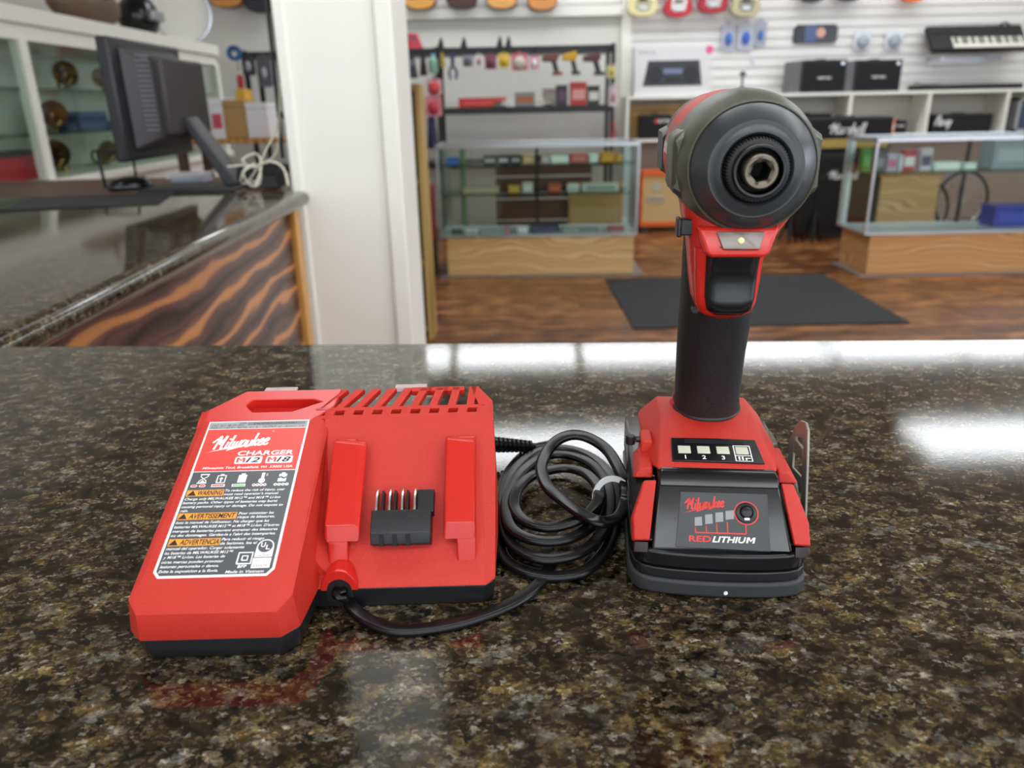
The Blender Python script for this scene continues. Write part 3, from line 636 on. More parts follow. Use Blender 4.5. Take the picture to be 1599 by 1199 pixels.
b = MB(S); b.ball((1.0,20.6,152.4), 1.4, 12); b.build('lamp_chip', mat('led_chip', 'f1e8a8', .2, emit=.15), lw)
b = MB(S); b.box(-21.5,-14,36,43,152,158.6); b.box(-22.4,-20.5,35.2,43.6,151.4,159); b.build('direction_switch', black, dr, bevel=.6)
# head
def hd(a, bb, h): return (4.0+a, h, 180.4+bb-(46-h)*.02)
b = MB(S); b.lathe([(12.2,22),(12.8,17),(13.6,16.2),(15.5,16.9),(17.5,18.4),(18.0,18.3),(18.6,18.9),(23.4,24.2),(23.9,25.2),(23.9,28)], hd, 72)
b.build('nose_cone', mat('charcoal_nose_rubber', '303234', .3, bump=.08, bscale=120, var=.15, vscale=40), dr, smooth=50)
b = MB(S); b.lathe([(23.7,25.6),(24.3,25.0),(24.9,25.3),(25.3,26.6),(27.0,32.5),(28.1,39),(28.7,45),(28.9,50),(28.9,60),(28.2,61.5),(26,61.5)], hd, 72)
for s in (-1, 1):
    b.rings([[hd(s*(x), z*k, y) for z, x in ((-14,24.5),(-11,28.6 if y < 60 else 29),(-8.5,xx),(8.5,xx),(11,28.6 if y < 60 else 29),(14,24.5),(14,20),(-14,20))] for y, xx, k in ((37,27.6,.8),(40,29.2,1),(46,30.1,1),(58,30.1,1),(61,29.6,1))])
b.build('nose_boot', boot_m, dr, smooth=38)
b = MB(S)
for k in range(60):
    a = 2*math.pi*k/60; c_, s_ = math.cos(a), math.sin(a)
    b.hull([hd(c_*r-s_*t, s_*r+c_*t, y) for r, y in ((11.6,14.2),(12.4,18.4),(9.6,13.6),(9.6,18.4)) for t in (-.32, .32)])
b.lathe([(9.0,12.8),(11.2,13.8),(12.0,19),(12,26),(9,26)], hd, 48)
b.build('chuck_sleeve', black_m, dr, smooth=40)
b = MB(S); b.lathe([(8.2,15),(8.2,11.6),(8.6,10.9),(9.4,10.8),(9.9,11.6),(10.0,13.2),(9.4,14)], hd, 56); b.build('sleeve_ring', steel_d, dr, smooth=50)
b = MB(S); b.lathe([(8.3,17),(6.9,16.6),(6.4,14)], hd, 40); b.build('sleeve_bore', mat('recess_shade','070708',.7), dr)  # near-black wall: shade of the gap put into the colour
n = 48
def hexr(a, r):
    k = a % (math.pi/3) - math.pi/6; return r/math.cos(k)
def hring(r, y, hx): return [hd(math.cos(2*math.pi*i/n+.2)*(hexr(2*math.pi*i/n, r) if hx else r), math.sin(2*math.pi*i/n+.2)*(hexr(2*math.pi*i/n, r) if hx else r), y) for i in range(n)]
b = MB(S); b.rings([hring(*q) for q in ((6.3,20,0),(6.5,10.4,0),(6.3,9.0,0),(5.8,8.3,0),(4.8,8.3,0),(3.4,9.4,1))], caps=False); b.build('hex_collet', mat('warm_worn_steel', '6e675a', .42, .85, bump=.2, bscale=300), dr, smooth=40)
b = MB(S); b.rings([hring(3.4,9.4,1), hring(3.3,24,1)], caps=False); b.build('hex_socket', mat('socket_shade', '141312', .5), dr, smooth=20)  # hole walls coloured dark in place of the shade inside
b = MB(S); b.lathe([(.01,24),(4.5,24)], hd, 24); b.build('collet_floor', mat('recess_shade','070708',.7), dr)  # hole floor, its shade also put into the colour
b = MB(S); b.lathe([(25.5,57),(28.1,60.5),(28.3,70),(28.2,95),(27.2,112),(25.8,118),(10,118)], hd, 64)
b.build('motor_housing', red, dr, smooth=38)
b = MB(S); b.lathe([(25.2,112),(26.4,117),(27.0,121),(26.6,128),(24,134),(17,137),(.01,137.5)], hd, 56)
b.hull([hd(-28.2, z, y) for z, y in ((-7,102),(7,102),(-9,108),(9,108),(-9,130),(9,130))]+[hd(-24, z, y) for z in (-11, 11) for y in (100, 132)])
b.build('rear_cap', black, dr, smooth=38)
# worn side badge
b = MB(S)
rs = []
for y in (62.5, 90): rs.append([hd(math.cos(a)*28.55, math.sin(a)*28.55, y) for a in [math.radians(150+i*4) for i in range(7)]])
vs = rs[0]+rs[1]; b.add(vs, [(i, i+1, 8+i, 7+i) for i in range(6)]); b.build('worn_badge', mat('scuffed_badge', '8b5a52', .5, var=.6, vscale=180), dr, smooth=60)
def side(u, v): a = math.radians(176)-v/28.7; return hd(math.cos(a)*28.75, math.sin(a)*28.75, 64+u)
b = MB(S); put_script(b, 'Milwaukee', lambda u, v: side(u, v), 0, 0, 26, 8, .2, 0, .16, .16); put_stroke(b, [(2,-6),(6,-3),(4,-8),(8,-5)], side, 1.1); b.build('marking', mat('worn_white_ink', 'c9c2bd', .5), dr, smooth=0)
# belt clip
b = MB(S)
P = [(44,6),(50,4),(62,9),(69,24),(71,44),(66,55),(61,59.5),(56,60.5),(53,58),(50,44),(45.5,22)]
hole = None
o_, i_ = 45.6, 46.9
def cl(p, q, h): return (h-(p-48)*.16, p, q)
# plate with slots: built from bars
b.prism([(44,6),(50,4),(56,6),(57,14),(45,16)], cl, o_, i_)
b.prism([(45,16),(50,15),(53.6,34),(55.5,52),(53,58),(50,44)], cl, o_, i_)
b.prism([(57,14),(56,6),(62,9),(69,24),(71,44),(66,55),(64,50),(65.5,42),(63.5,27)], cl, o_, i_)
b.prism([(53,58),(55.5,52),(64,50),(66,55),(61,59.5),(56,60.5)], cl, o_, i_)
b.prism([(50,15),(57,14),(59,19),(51,20)], cl, o_, i_); b.prism([(52.2,27),(63.5,27),(64.4,33),(53.4,33)], cl, o_, i_); b.prism([(54.4,41),(65.3,41),(64.6,48),(55,47)], cl, o_, i_)
b.hull([(33,62,18),(33,70,18),(33,62,20),(33,70,20),(43.4,62,14),(42.6,70,14),(43.4,62,16),(42.6,70,16)])
b.build('belt_clip', steel, dr, bevel=.3)
b = MB(S); b.hull([(31,62,30),(38,64,30),(31,80,30),(38,80,30),(31,62,46),(35,64,46),(31,80,46),(35,80,46)]); b.build('clip_mount', mat('bronze_grey_metal', '6f6a5e', .4, .7), dr, bevel=.8)

# ================================================================== the shop: shell
white = mat('white_paint', 'efeee5', .5, bump=.05, bscale=60)
wallw = mat('wall_paint', 'e0ded7', .7, var=.03, vscale=3)
ceilm = mat('ceiling_tile', 'c9c6bd', .9, var=.05, vscale=5)
floor_m = wood('wood_plank_floor', [(.25, '4a2c1a'), (.42, '7d4d2c'), (.55, 'a86e40'), (.7, 'cb9058')], planks=(.9, .12, 'ffffff', '9a8f88'), rough=.28)
ply = wood('plywood', [(.2, 'c9a368'), (.5, 'd9b97f'), (.75, 'b98c50'), (1, 'dcbf8a')], scale=(.3, 1, .8), dist=9, wscale=3, rough=.55, detail=2, nsc=1.6)
pine = wood('pine_board', [(.2, 'c08a52'), (.55, 'cf9d65'), (.8, 'a87342'), (1, 'd0a06a')], scale=(.25, 1, .8), dist=7, wscale=3, rough=.5, detail=2, nsc=1.6)
yelw = wood('yellow_shelf_wood', [(.2, '8a6e3a'), (.6, 'a98a4b'), (1, 'c0a263')], scale=(1, 1, .2), dist=4, wscale=3, rough=.5, bd='X')
rosew = wood('streaked_rosewood', [(.0, '2e1c1a'), (.2, '4f3331'), (.42, '64423a'), (.55, '452b28'), (.7, '6b463c'), (.86, '7a5142'), (.92, 'b9794a'), (1, 'c4854f')], scale=(1, .3, 1), rot=(math.radians(-10), 0, 0), dist=5.0, wscale=4.6, rough=.3, detail=2, nsc=2.0)
orangew = wood('orange_trim_wood', [(.2, 'a8702f'), (.6, 'bf8540'), (1, 'cc9650')], scale=(1, 1, .2), dist=3, wscale=6, rough=.4, bd='X')
brownw = wood('brown_board', [(.2, '3a2418'), (.6, '52352a'), (1, '6b4836')], scale=(.5, 1, 6), dist=3, wscale=3, rough=.45)
slat_m = mat('slatwall_white', 'e6e4e1', .5)
alum = mat('brushed_aluminium', 'c4c7cb', .3, .9)
gls = glass('showcase_glass'); gshelf = glass('shelf_glass', 'd5e8de', .86)
blk = mat('black_painted_metal', '1e1f22', .45)
YB = 8.35
def bx(name, m, x0, x1, y0, y1, z0, z1, parent=None, bevel=0, org=(0, 0, 0)):
    return MB().box(x0-org[0], x1-org[0], y0-org[1], y1-org[1], z0-org[2], z1-org[2]).build(name, m, parent, bevel=bevel)
struct(bx('floor', floor_m, -3.2, 6.6, -3, YB+.1, -.05, 0))
struct(bx('ceiling', ceilm, -3.2, 6.6, -3, YB+.1, 3.2, 3.25))
struct(bx('wall_back', wallw, -3.2, 6.6, YB, YB+.1, 0, 3.2))
struct(bx('wall_left', wallw, -3.2, -3.1, -3, YB, 0, 3.2))
struct(bx('wall_right', wallw, 6.5, 6.6, -3, YB, 0, 3.2))
xs = at(976, 100, y=YB).x
b = MB(); z = 1.28
while z < 3.1:
    b.box(xs+.04, 6.5, YB-.022, YB, z, z+.068); b.box(xs+.04, 6.5, YB-.003, YB, z+.068, z+.088); z += .088
struct(b.build('slatwall_panel', slat_m, bevel=.004))
struct(bx('trim_1', white, xs-.05, xs+.05, YB-.05, YB, 0, 3.2, bevel=.004))
zt = at(800, 22, y=YB).z
struct(bx('trim_2', white, -1.6, xs-.05, YB-.09, YB, zt-.04, zt+.05, bevel=.006))
b = MB(); z = zt+.08
while z < 3.1: b.box(-3.1, xs-.06, YB-.02, YB, z, z+.062); z += .088
struct(b.build('slatwall_panel', slat_m))
# pillar
pxl, pxr = at(441, 150, y=2.12).x, at(626, 240, y=2.12).x
b = MB(); b.box(pxl, pxr, 2.12, 2.44, 0, 3.2); b.box(pxl-.001, pxl+.03, 2.11, 2.12, 0, 3.2); b.box(pxr-.045, pxr+.001, 2.108, 2.12, 0, 3.2)
struct(b.build('pillar', white, bevel=.006))
# ceiling lights; unseen fixtures nearer than the middle row are added for fill
for x in ((-.55, 6.9), (.68, 6.9), (1.91, 6.9), (3.14, 6.9), (4.37, 6.9), (-1.78, 6.9), (-.28, 4.72), (2.85, 4.72), (4.08, 4.72), (-.9, .9), (.35, .9), (1.6, .9), (-.9, -1.6), (.35, -1.6), (1.6, -1.6), (3.5, -.3), (4.7, 2.0), (2.85, .9), (2.85, -1.6), (-2.15, -1.6)):
    where = {6.9: 'in the back row over the showcases', 4.72: 'in the middle row above the mat', .9: 'in an unseen row added above the granite counter', -1.6: 'in an unseen row added near the shop front', -.4: 'in an unseen row added just behind the granite counter'}.get(x[1], 'added out of view over the right side of the shop')
    if x == (-.55, 6.9):
        t = thing('ceiling_light', 'long white ceiling light', 'ceiling light', (x[0]+.6, x[1]+.3, 3.2), 0, 'ceiling lights')
        MB().box(-.6, .6, -.3, .3, -.05, 0).build('light_housing', white, t)
        MB().box(-.575, .575, -.275, .275, -.062, -.05).build('diffuser', mat('light_diffuser', 'f6fbff', .5, emit=LIGHT_E), t)
        L0 = t; t['label'] = 'long white ceiling light '+where
    else: dup(L0, (x[0]+.6, x[1]+.3, 3.2), 0, 'long white ceiling light '+where)
for o in [o for o in C.objects if o.name.startswith('ceiling_light')]: o['group'] = o['label'].replace('long white ceiling light', 'ceiling lights')

# lit shop window in the right wall
b = MB(); b.box(6.47, 6.5, -2.6, 2.6, .9, .96); b.box(6.47, 6.5, -2.6, 2.6, 2.6, 2.66)
for y in (-2.6, -.9, .84, 2.54): b.box(6.47, 6.5, y, y+.06, .96, 2.6)
struct(b.build('trim_3', white))
struct(bx('window_1', mat('daylit_window', 'e6f0ff', .4, emit=3.5), 6.48, 6.495, -2.6, 2.6, .96, 2.6))
b = MB(); g0 = Vector((pxl-.012, 2.3, 0)); rnd = random.Random(3)
for k in range(4):
    dx = -.012*k; b.tube(spline([(dx+rnd.uniform(-.004,.004), -.02*k, 1.2-.03*k+i*.3) for i in range(7)], 4), .0055, 6)
tag(b.build('power_cables', blk, loc=tuple(g0)), 'dark cables running up the left edge of the white pillar', 'cables')

# ------------------------------------------------------------------ counters
t = thing('service_counter', 'dark speckled granite counter the tools stand on', 'counter', (.4, .3, 0))
b = MB(); P = [(-.497,.6985),(-.497,-.25),(1.5,-.25),(1.5,.605)]
b.prism([(p[0]-.4, p[1]-.3) for p in P], lambda p, q, h: (p, q, h), K-.032, K); b.build('granite_top', gran, t, bevel=.004, seg=3)
MB().box(-.86, 1.05, -.5, .25, 0, K-.033).build('counter_body', brownw, t)
t = thing('side_counter', 'long granite side counter with a streaked rosewood front, running back to the pillar', 'counter', (-1.0, 1.0, 0))
ex = -.50
b = MB()
prof = [(0, -.038), (.012, -.036), (.02, -.028), (.023, -.018), (.02, -.008), (.012, -.002), (0, 0)]
xe = lambda y: -.5015 - max(y-.70, 0)*.020
rs = []
for y in (-.25, .4, .8, 1.2, 1.6, 2.0, 2.085):
    rs.append([(-1.5+1.0, y-1.0, K-.038), *[(xe(y)-.02+p+1.0-.0, y-1.0, K+q) for p, q in prof], (-1.5+1.0, y-1.0, K)])
b.rings(rs); b.build('granite_top', gran, t, smooth=40)
b = MB(); b.hull([(xe(y)+1.0-dx, y-1.0, z) for y in (-.25, 2.04) for dx in (.045, .065) for z in (.08, K-.039)]); b.build('front_panel', rosew, t)
b = MB(); b.hull([(xe(y)+1.0-dx, y-1.0, z) for y in (2.04, 2.09) for dx in (.028, .066) for z in (.0, K-.039)]); b.build('end_trim', orangew, t, bevel=.003)
b = MB(); b.hull([(xe(y)+1.0-dx, y-1.0, z) for y in (-.25, 2.04) for dx in (.07, .5) for z in (0, K-.04)]); b.build('counter_body', brownw, t)
t = thing('wooden_table', 'brown wooden table beyond the far edge of the side counter', 'table', (-1.5, 2.9, 0))
MB().box(-.85, .6, -.65, .35, .955, .985).build('table_top', brownw, t, bevel=.004); MB().box(-.85, .6, -.66, -.65, .945, .985).build('edge_strip', orangew, t)
for x in (-.8, .55):
    for y in (-.6, .3): MB().box(x-.03, x+.03, y-.03, y+.03, 0, .955).build('leg', brownw, t)

# rosewood work: mat, monitor, mouse, hoop, papers, cables on the side counter
mo = thing('computer_monitor', 'black flat computer monitor seen from behind, on the side counter', 'monitor', (-.86, 2.12, K))
zt_, zb_ = at(214, 54, y=1.96).z-K, at(247, 252, y=1.96).z-K
def mp(x, y, z): return (x+.86, y-2.12, z)
b = MB(); b.hull([mp(x+ (z-zb_)*0, y, z) for x, y in ((-.955,1.96),(-.925,1.96),(-.955,2.38),(-.925,2.38)) for z in (zb_, zt_)]); b.build('bezel', mat('monitor_black', '1a1b1e', .4), mo, bevel=.006)
b = MB(); b.hull([mp(x, y, z) for y, x in ((2.0,-.925),(2.34,-.925),(2.06,-.875),(2.30,-.875)) for z in ((zb_+.02, zt_-.015) if x < -.9 else (zb_+.05, zt_-.06))])
b.hull([mp(x, y, z) for x in (-.90, -.858) for y in (2.085, 2.365) for z in (zb_+.055, zt_-.04)]); bh = b.build('back_shell', mat('monitor_shell', '353032', .55), mo, bevel=.008)
b = MB()
for k in range(16):
    z0 = zb_+.07+k*.0115
    b.hull([mp(-.925+dx+(y-2.0)*.84, y, z0+dz) for dx in (.0005, .0025) for y in (2.03, 2.055) for dz in (0, .003)])
b.build('vent_slots', mat('vent_grey', '5f6266', .6), bh)
b = MB(); b.hull([mp(x, y, z) for x, y, z in ((-.875,2.17,zb_+.10),(-.875,2.25,zb_+.10),(-.85,2.17,zb_+.10),(-.85,2.25,zb_+.10),(-.77,2.16,.012),(-.77,2.27,.012),(-.735,2.16,.012),(-.735,2.27,.012))]); b.build('stand_arm', mat('stand_grey', '2a2b2e', .5), mo, bevel=.004)
b = MB(); b.hull([mp(x, y, z) for x in (-.98, -.72) for y in (2.09, 2.3) for z in (0, .012)]); b.build('stand_base', blk, mo, bevel=.004)
pad = tag(MB().box(-.17, .17, -.14, .14, 0, .004).build('counter_mat', mat('black_pad', '1d1e22', .6), bevel=.002, loc=(-1.02, 2.02-.08, K), rotz=.25), 'thin black pad on the side counter in front of the monitor', 'pad')
m_ = thing('computer_mouse', 'rounded black mouse on the black pad beside the monitor', 'mouse', tuple(at(205, 297, z=K+.004)), .9)
b = MB(); b.rings([[(math.cos(a)*r, math.sin(a)*r*.55, h) for a in [2*math.pi*i/20 for i in range(20)]] for r, h in ((.058,0),(.063,.008),(.058,.02),(.04,.031),(.015,.036))]); b.build('mouse_body', black_g, m_, smooth=60)
MB().box(.0, .045, -.002, .002, .026, .034).build('mouse_wheel', blk, m_)
b = MB(); f = lambda px, py: at(px, py, y=2.25)-Vector((-1.13, 2.25, K))
b.tube([f(165, 294), f(152, 236), f(206, 236), f(215, 290)], .0052, 8); o = b.build('wire_stand', blk, loc=(-1.13, 2.25, K)); tag(o, 'small black metal loop stand left of the monitor', 'stand')
pp = thing('paper_stack', 'loose stack of white papers beneath the monitor', 'papers', tuple(at(298, 284, z=K)), .1)
for i, r in enumerate((0, .12, -.08)): MB().box(-.05, .05, -.07, .07, .0035*i+.016, .0035*i+.019, Matrix.Rotation(r, 4, 'Z')).build('sheet', mat('paper_white', 'e2e4ec', .6), pp)
MB().box(-.04, .05, -.06, .06, 0, .016).build('notepad', mat('blue_white_pad', 'b9c3da', .6), pp, bevel=.002)
wc = mat('cream_cable', 'd2cfba', .4)
b = MB(); g = lambda px, py, y: at(px, py, y=y)-Vector((-.68, 2.12, K))
b.tube(spline([g(441,100,2.2), g(438,150,2.2), g(432,200,2.18), g(415,235,2.16), g(402,262,2.15), g(385,285,2.14), g(376,282,2.1), g(384,262,2.1), g(404,262,2.12), g(406,285,2.12), g(392,290,2.1), g(380,270,2.08), g(398,255,2.1)], 6), .0028, 6)
b.tube(spline([g(436,130,2.19), g(436,200,2.19), g(430,240,2.17), g(405,258,2.15), g(380,258,2.14), g(355,260,2.13)], 6), .0028, 6)
b.tube(spline([g(395,262,2.1), g(420,252,2.1), g(442,262,2.1), g(450,290,2.07)], 6), .003, 6)
b.tube(spline([g(392,262,2.1), g(378,250,2.1), g(400,240,2.12), g(408,260,2.1), g(398,292,2.08), g(408,270,2.1)], 6), .0024, 6)
tag(b.build('cable_bundle', wc, loc=(-.68, 2.12, K)), 'tangle of cream cables hanging down beside the pillar onto the side counter', 'cables')
t = thing('phone_base', 'low black desk device behind the tangle of cream cables', 'device', (-.70, 2.22, K))
MB().hull([(-.07,-.04,0),(.07,-.04,0),(-.07,.05,0),(.07,.05,0),(-.06,-.03,.03),(.06,-.03,.03),(-.06,.05,.06),(.06,.05,.06)]).build('device_body', blk, t, bevel=.004)
MB().box(-.02, .02, -.036, -.03, .012, .022).build('display_window', mat('pale_grey_plastic','c9c4c2',.4), t)

# ------------------------------------------------------------------ white display cabinet on the left
cab = thing('display_cabinet', 'long white glass-fronted display cabinet along the left wall, full of brass instruments', 'display cabinet', (-2.4, 5.0, 0))
X = -2.4
def cb(x, y, z): return (x+2.4, y-5.0, z)
MB().box(-.5, .03, -2.2, 1.95, 1.66, 1.74).build('top_board', white, cab, bevel=.006)
MB().box(-.5, .0, -2.2, 1.95, 1.585, 1.66).build('top_rail', white, cab, bevel=.003)
MB().box(-.5, .04, -2.2, 1.95, .87, .915).build('ledge', white, cab, bevel=.006)
MB().box(-.5, .0, -2.2, 1.95, 0, .87).build('base_cabinet', white, cab)
MB().box(-.52, -.5, -2.2, 1.95, .9, 1.66).build('back_panel', mat('cabinet_back', 'ecece4', .6), cab)
for y in (-2.2, -.84, .95, 1.9): MB().box(-.05, .01, y, y+.06, .9, 1.6).build('post', white, cab, bevel=.003)
for z in (1.13, 1.36): MB().box(-.48, -.04, -2.15, 1.9, z, z+.008).build('glass_shelf', gshelf, cab)
MB().box(-.012, -.006, -2.15, 1.9, .915, 1.585).build('front_glass', gls, cab)
brass = mat('aged_brass', 'a8925a', .35, .9, var=.35, vscale=25)
def horn(px, py, Y, sc, label, rot=0, X_=-2.65):
    """a brass instrument: flared bell, looped tubing and three valves"""
    p = at(px, py, x=X_)
    t = thing('brass_horn', label, 'horn', (p.x, p.y, p.z), rot, 'brass horns in the white cabinet')
    b = MB(sc*.62); b.lathe([(.075,-.02),(.07,0),(.045,.03),(.025,.07),(.015,.12),(.012,.2)], lambda a, c_, h: (-h+.06, a, c_+.10), 24); b.build('bell', brass, t)
    b = MB(sc*.62); b.tube(spline([(-.13,0,.10),(-.2,0,.09),(-.22,0,.05),(-.16,0,.01),(0,0,.012),(.08,.0,.03),(.06,.03,.07),(-.08,.04,.08)], 5), .011, 8); b.build('tubing', brass, t)
    for i in range(3): MB(sc*.62).cyl((-.1+.035*i, .02, .0), .014, .11, n=10).build('valve', brass, t)
    return t
for i, (px, py, sc, lb_, rt) in enumerate(((95,100,1.5,'brass horn with bell up, upper glass shelf, nearest the white post',-.9), (155,100,1.35,'dull brass horn on the upper glass shelf near the monitor',-1.1), (75,165,1.6,'bright brass horn on the middle shelf against the white post',-.8), (95,262,1.7,'brass horn on the cabinet floor beside the white post',-1.2), (165,250,1.4,'brass horn on the cabinet floor, right of the other floor horn',-.7))):
    o = horn(px, py, 0, sc, lb_, rt)
    o.location.z = {0: 1.368, 1: 1.368, 2: 1.138, 3: .915, 4: .915}[i]
def crate(name, label, cat, x0, x1, y0, y1, z0, z1, m, group=None, lid=None, band=None, rz=0):
    """a case or carton with a lid seam, flaps or a printed band"""
    t = thing(name, label, cat, ((x0+x1)/2, (y0+y1)/2, z0), rz, group); dx, dy, h = (x1-x0)/2, (y1-y0)/2, z1-z0
    MB().box(-dx, dx, -dy, dy, 0, h*.82).build('box_body', m, t, bevel=min(dx, dy, h)*.06)
    MB().box(-dx*1.01, dx*1.01, -dy*1.01, dy*1.01, h*.83, h).build('lid', lid or m, t, bevel=min(dx, dy, h)*.06)
    if band: MB().box(-dx*.7, dx*.7, -dy*1.03, -dy*.99, h*.25, h*.62).build('printed_panel', band, t)
    return t
bl_ = mat('blue_case', '3a4c78', .6); 
p = at(112, 155, x=-2.65); crate('instrument_case', 'tall blue case on the middle glass shelf of the cabinet', 'case', -2.75, -2.55, p.y-.15, p.y+.2, 1.138, 1.25, bl_)
p = at(160, 165, x=-2.65); crate('instrument_case', 'flat blue case lying beside the tall blue one', 'case', -2.75, -2.55, p.y-.2, p.y+.25, 1.138, 1.19, mat('indigo_case', '474a86', .6), band=mat('tan_panel', 'a39a72', .6))
p = at(15, 262, x=-2.6); crate('retail_box', 'red and black box on the cabinet floor at the left edge', 'box', -2.7, -2.5, p.y-.35, p.y+.22, .915, 1.06, mat('red_carton', 'b3202c', .5), lid=mat('black_carton', '26262a', .5))
p = at(10, 230, x=-2.6)
# things on top of the cabinet; a bag shape stands in for brass instruments
t = thing('instrument_stand_in', 'brown bag shape standing in for brass instruments on top of the white cabinet', 'bag', (-2.62, 5.35, 1.74))
b = MB(); b.ball((0, 0, .13), .2, 18, (.7, 1.9, .65)); b.build('bag_body', mat('instrument_brown', '6b5540', .55, var=.3, vscale=9), t)
MB().tube(spline([(.1,-.2,.2),(.12,-.1,.33),(.12,.1,.33),(.1,.2,.2)], 5), .014, 6).build('handle', brownw, t)
b = MB(); b.ball((0,0,.03), .035, 12); b.build('buckle', brass, t, loc=(.14, 0, .16))
t = thing('helmet', 'dark helmet standing beside the brown bag shape on the white cabinet', 'helmet', (-2.6, 6.05, 1.74))
b = MB(); b.ball((0,0,.13), .15, 18, (.9, 1.2, 1)); b.build('shell', black_g, t); MB().box(.1, .145, -.1, .1, .1, .17).build('visor', mat('silver_grey', '9da0a3', .3, .6), t, bevel=.01)
t = thing('drum', 'round white drum head leaning at the far end of the white cabinet top', 'drum', (-2.5, 6.6, 1.74), .5)
b = MB(); b.cyl((0, 0, .21), .21, .09, 'y', 36); b.build('drum_shell', white, t); b = MB(); b.lathe([(.205,-.012),(.218,-.01),(.218,.02),(.205,.022)], lambda a, c_, h: (a, h, c_+.21), 36); b.build('hoop', alum, t)

# boxes on the wooden shelf behind the monitor
t = thing('work_table', 'wooden table with cartons on it, between the white cabinet and the pillar', 'table', (-1.75, 5.2, 0))
z_ = at(375, 216, y=5.0).z
MB().box(-.3, .45, -.25, .25, z_-.03, z_).build('table_top', orangew, t, bevel=.004)
for x in (-.27, .42):
    for y in (-.2, .2): MB().box(x-.025, x+.025, y-.025, y+.025, 0, z_-.03).build('leg', brownw, t)
card = mat('cardboard', 'b08d56', .7, var=.1, vscale=12)
def rct(px0, py0, px1, py1, Y):
    a = at(px0, (py0+py1)/2, y=Y); c = at(px1, (py0+py1)/2, y=Y); d = at((px0+px1)/2, py0, y=Y); e = at((px0+px1)/2, py1, y=Y)
    return a.x, c.x, e.z, d.z
x0, x1, _, z1 = rct(350, 156, 384, 215, 5.0); crate('carton', 'brown cardboard carton on the wooden table behind the monitor', 'carton', x0, x1, 5.0, 5.25, z_, z1, card)
x0, x1, _, z1 = rct(384, 160, 419, 215, 5.0); crate('carton', 'white carton on the wooden table beside the pillar', 'carton', x0+.004, x1, 5.0, 5.25, z_, z1, mat('white_carton', 'e3e2e6', .6))
x0, x1, _, z1 = rct(328, 153, 350, 215, 5.0); crate('carton', 'white carton with red print, half hidden behind the monitor', 'carton', x0, x1-.004, 5.0, 5.25, z_, z1, mat('white_carton', 'e3e2e6', .6), band=mat('red_print', 'c4505a', .5))
yel = mat('yellow_case', 'd8a62c', .5)
x0, x1, zz0, z1 = rct(372, 139, 388, 156, 5.1); crate('tool_case', 'small yellow case on top of the brown cardboard carton', 'case', x0, x1-.01, 5.05, 5.2, rct(350, 156, 384, 215, 5.0)[3], z1, yel)

# ------------------------------------------------------------------ narrow yellow wood bookcase beside the pillar
bc = thing('bookcase', 'tall yellowish wooden bookcase just right of the pillar', 'bookcase', (-.70, 4.3, 0))
hb = 1.345
MB().box(.235, .268, -.13, .06, 0, hb).build('side_panel', yelw, bc, bevel=.003); MB().box(-.35, -.32, -.13, .06, 0, hb).build('side_panel', yelw, bc, bevel=.003)
MB().box(-.32, .235, -.13, .06, hb-.03, hb).build('top_panel', yelw, bc); MB().box(-.32, .235, .05, .06, .0, hb-.03).build('back_panel', mat('olive_board', '8f8050', .6), bc)
for z in (.05, .42, .85): MB().box(-.32, .235, -.12, .05, z, z+.025).build('shelf', yelw, bc)
t = thing('picture_card', 'small white framed card standing high in the wooden bookcase', 'card', (-.565, 4.2, .875))
MB().box(-.05, .05, 0, .012, 0, .22).build('card_frame', white, t, bevel=.002); MB().box(-.03, .03, -.002, 0, .07, .15).build('card_print', mat('grey_print', '8e8b84', .6), t)
t = thing('bundle', 'clear bagged goods on the middle shelf of the wooden bookcase', 'bag', (-.56, 4.24, .446)); b = MB(); b.ball((0,0,.1), .08, 14, (.8,.55,1.25)); b.build('bag_body', mat('bagged_goods', '8f8a86', .4, var=.3, vscale=30), t); MB().cyl((0,0,.19), .02, .03).build('bag_neck', mat('bagged_goods2','a5a09c',.4), t)
t = thing('bottle', 'small dark jar on the bottom shelf of the wooden bookcase', 'jar', (-.55, 4.24, .076)); MB().lathe([(.05,0),(.05,.1),(.03,.13),(.03,.16)], n=18, caps=True).build('jar_body', mat('maroon_glass','4b2c30',.3), t); MB().cyl((0,0,.155), .034, .02).build('lid', blk, t)

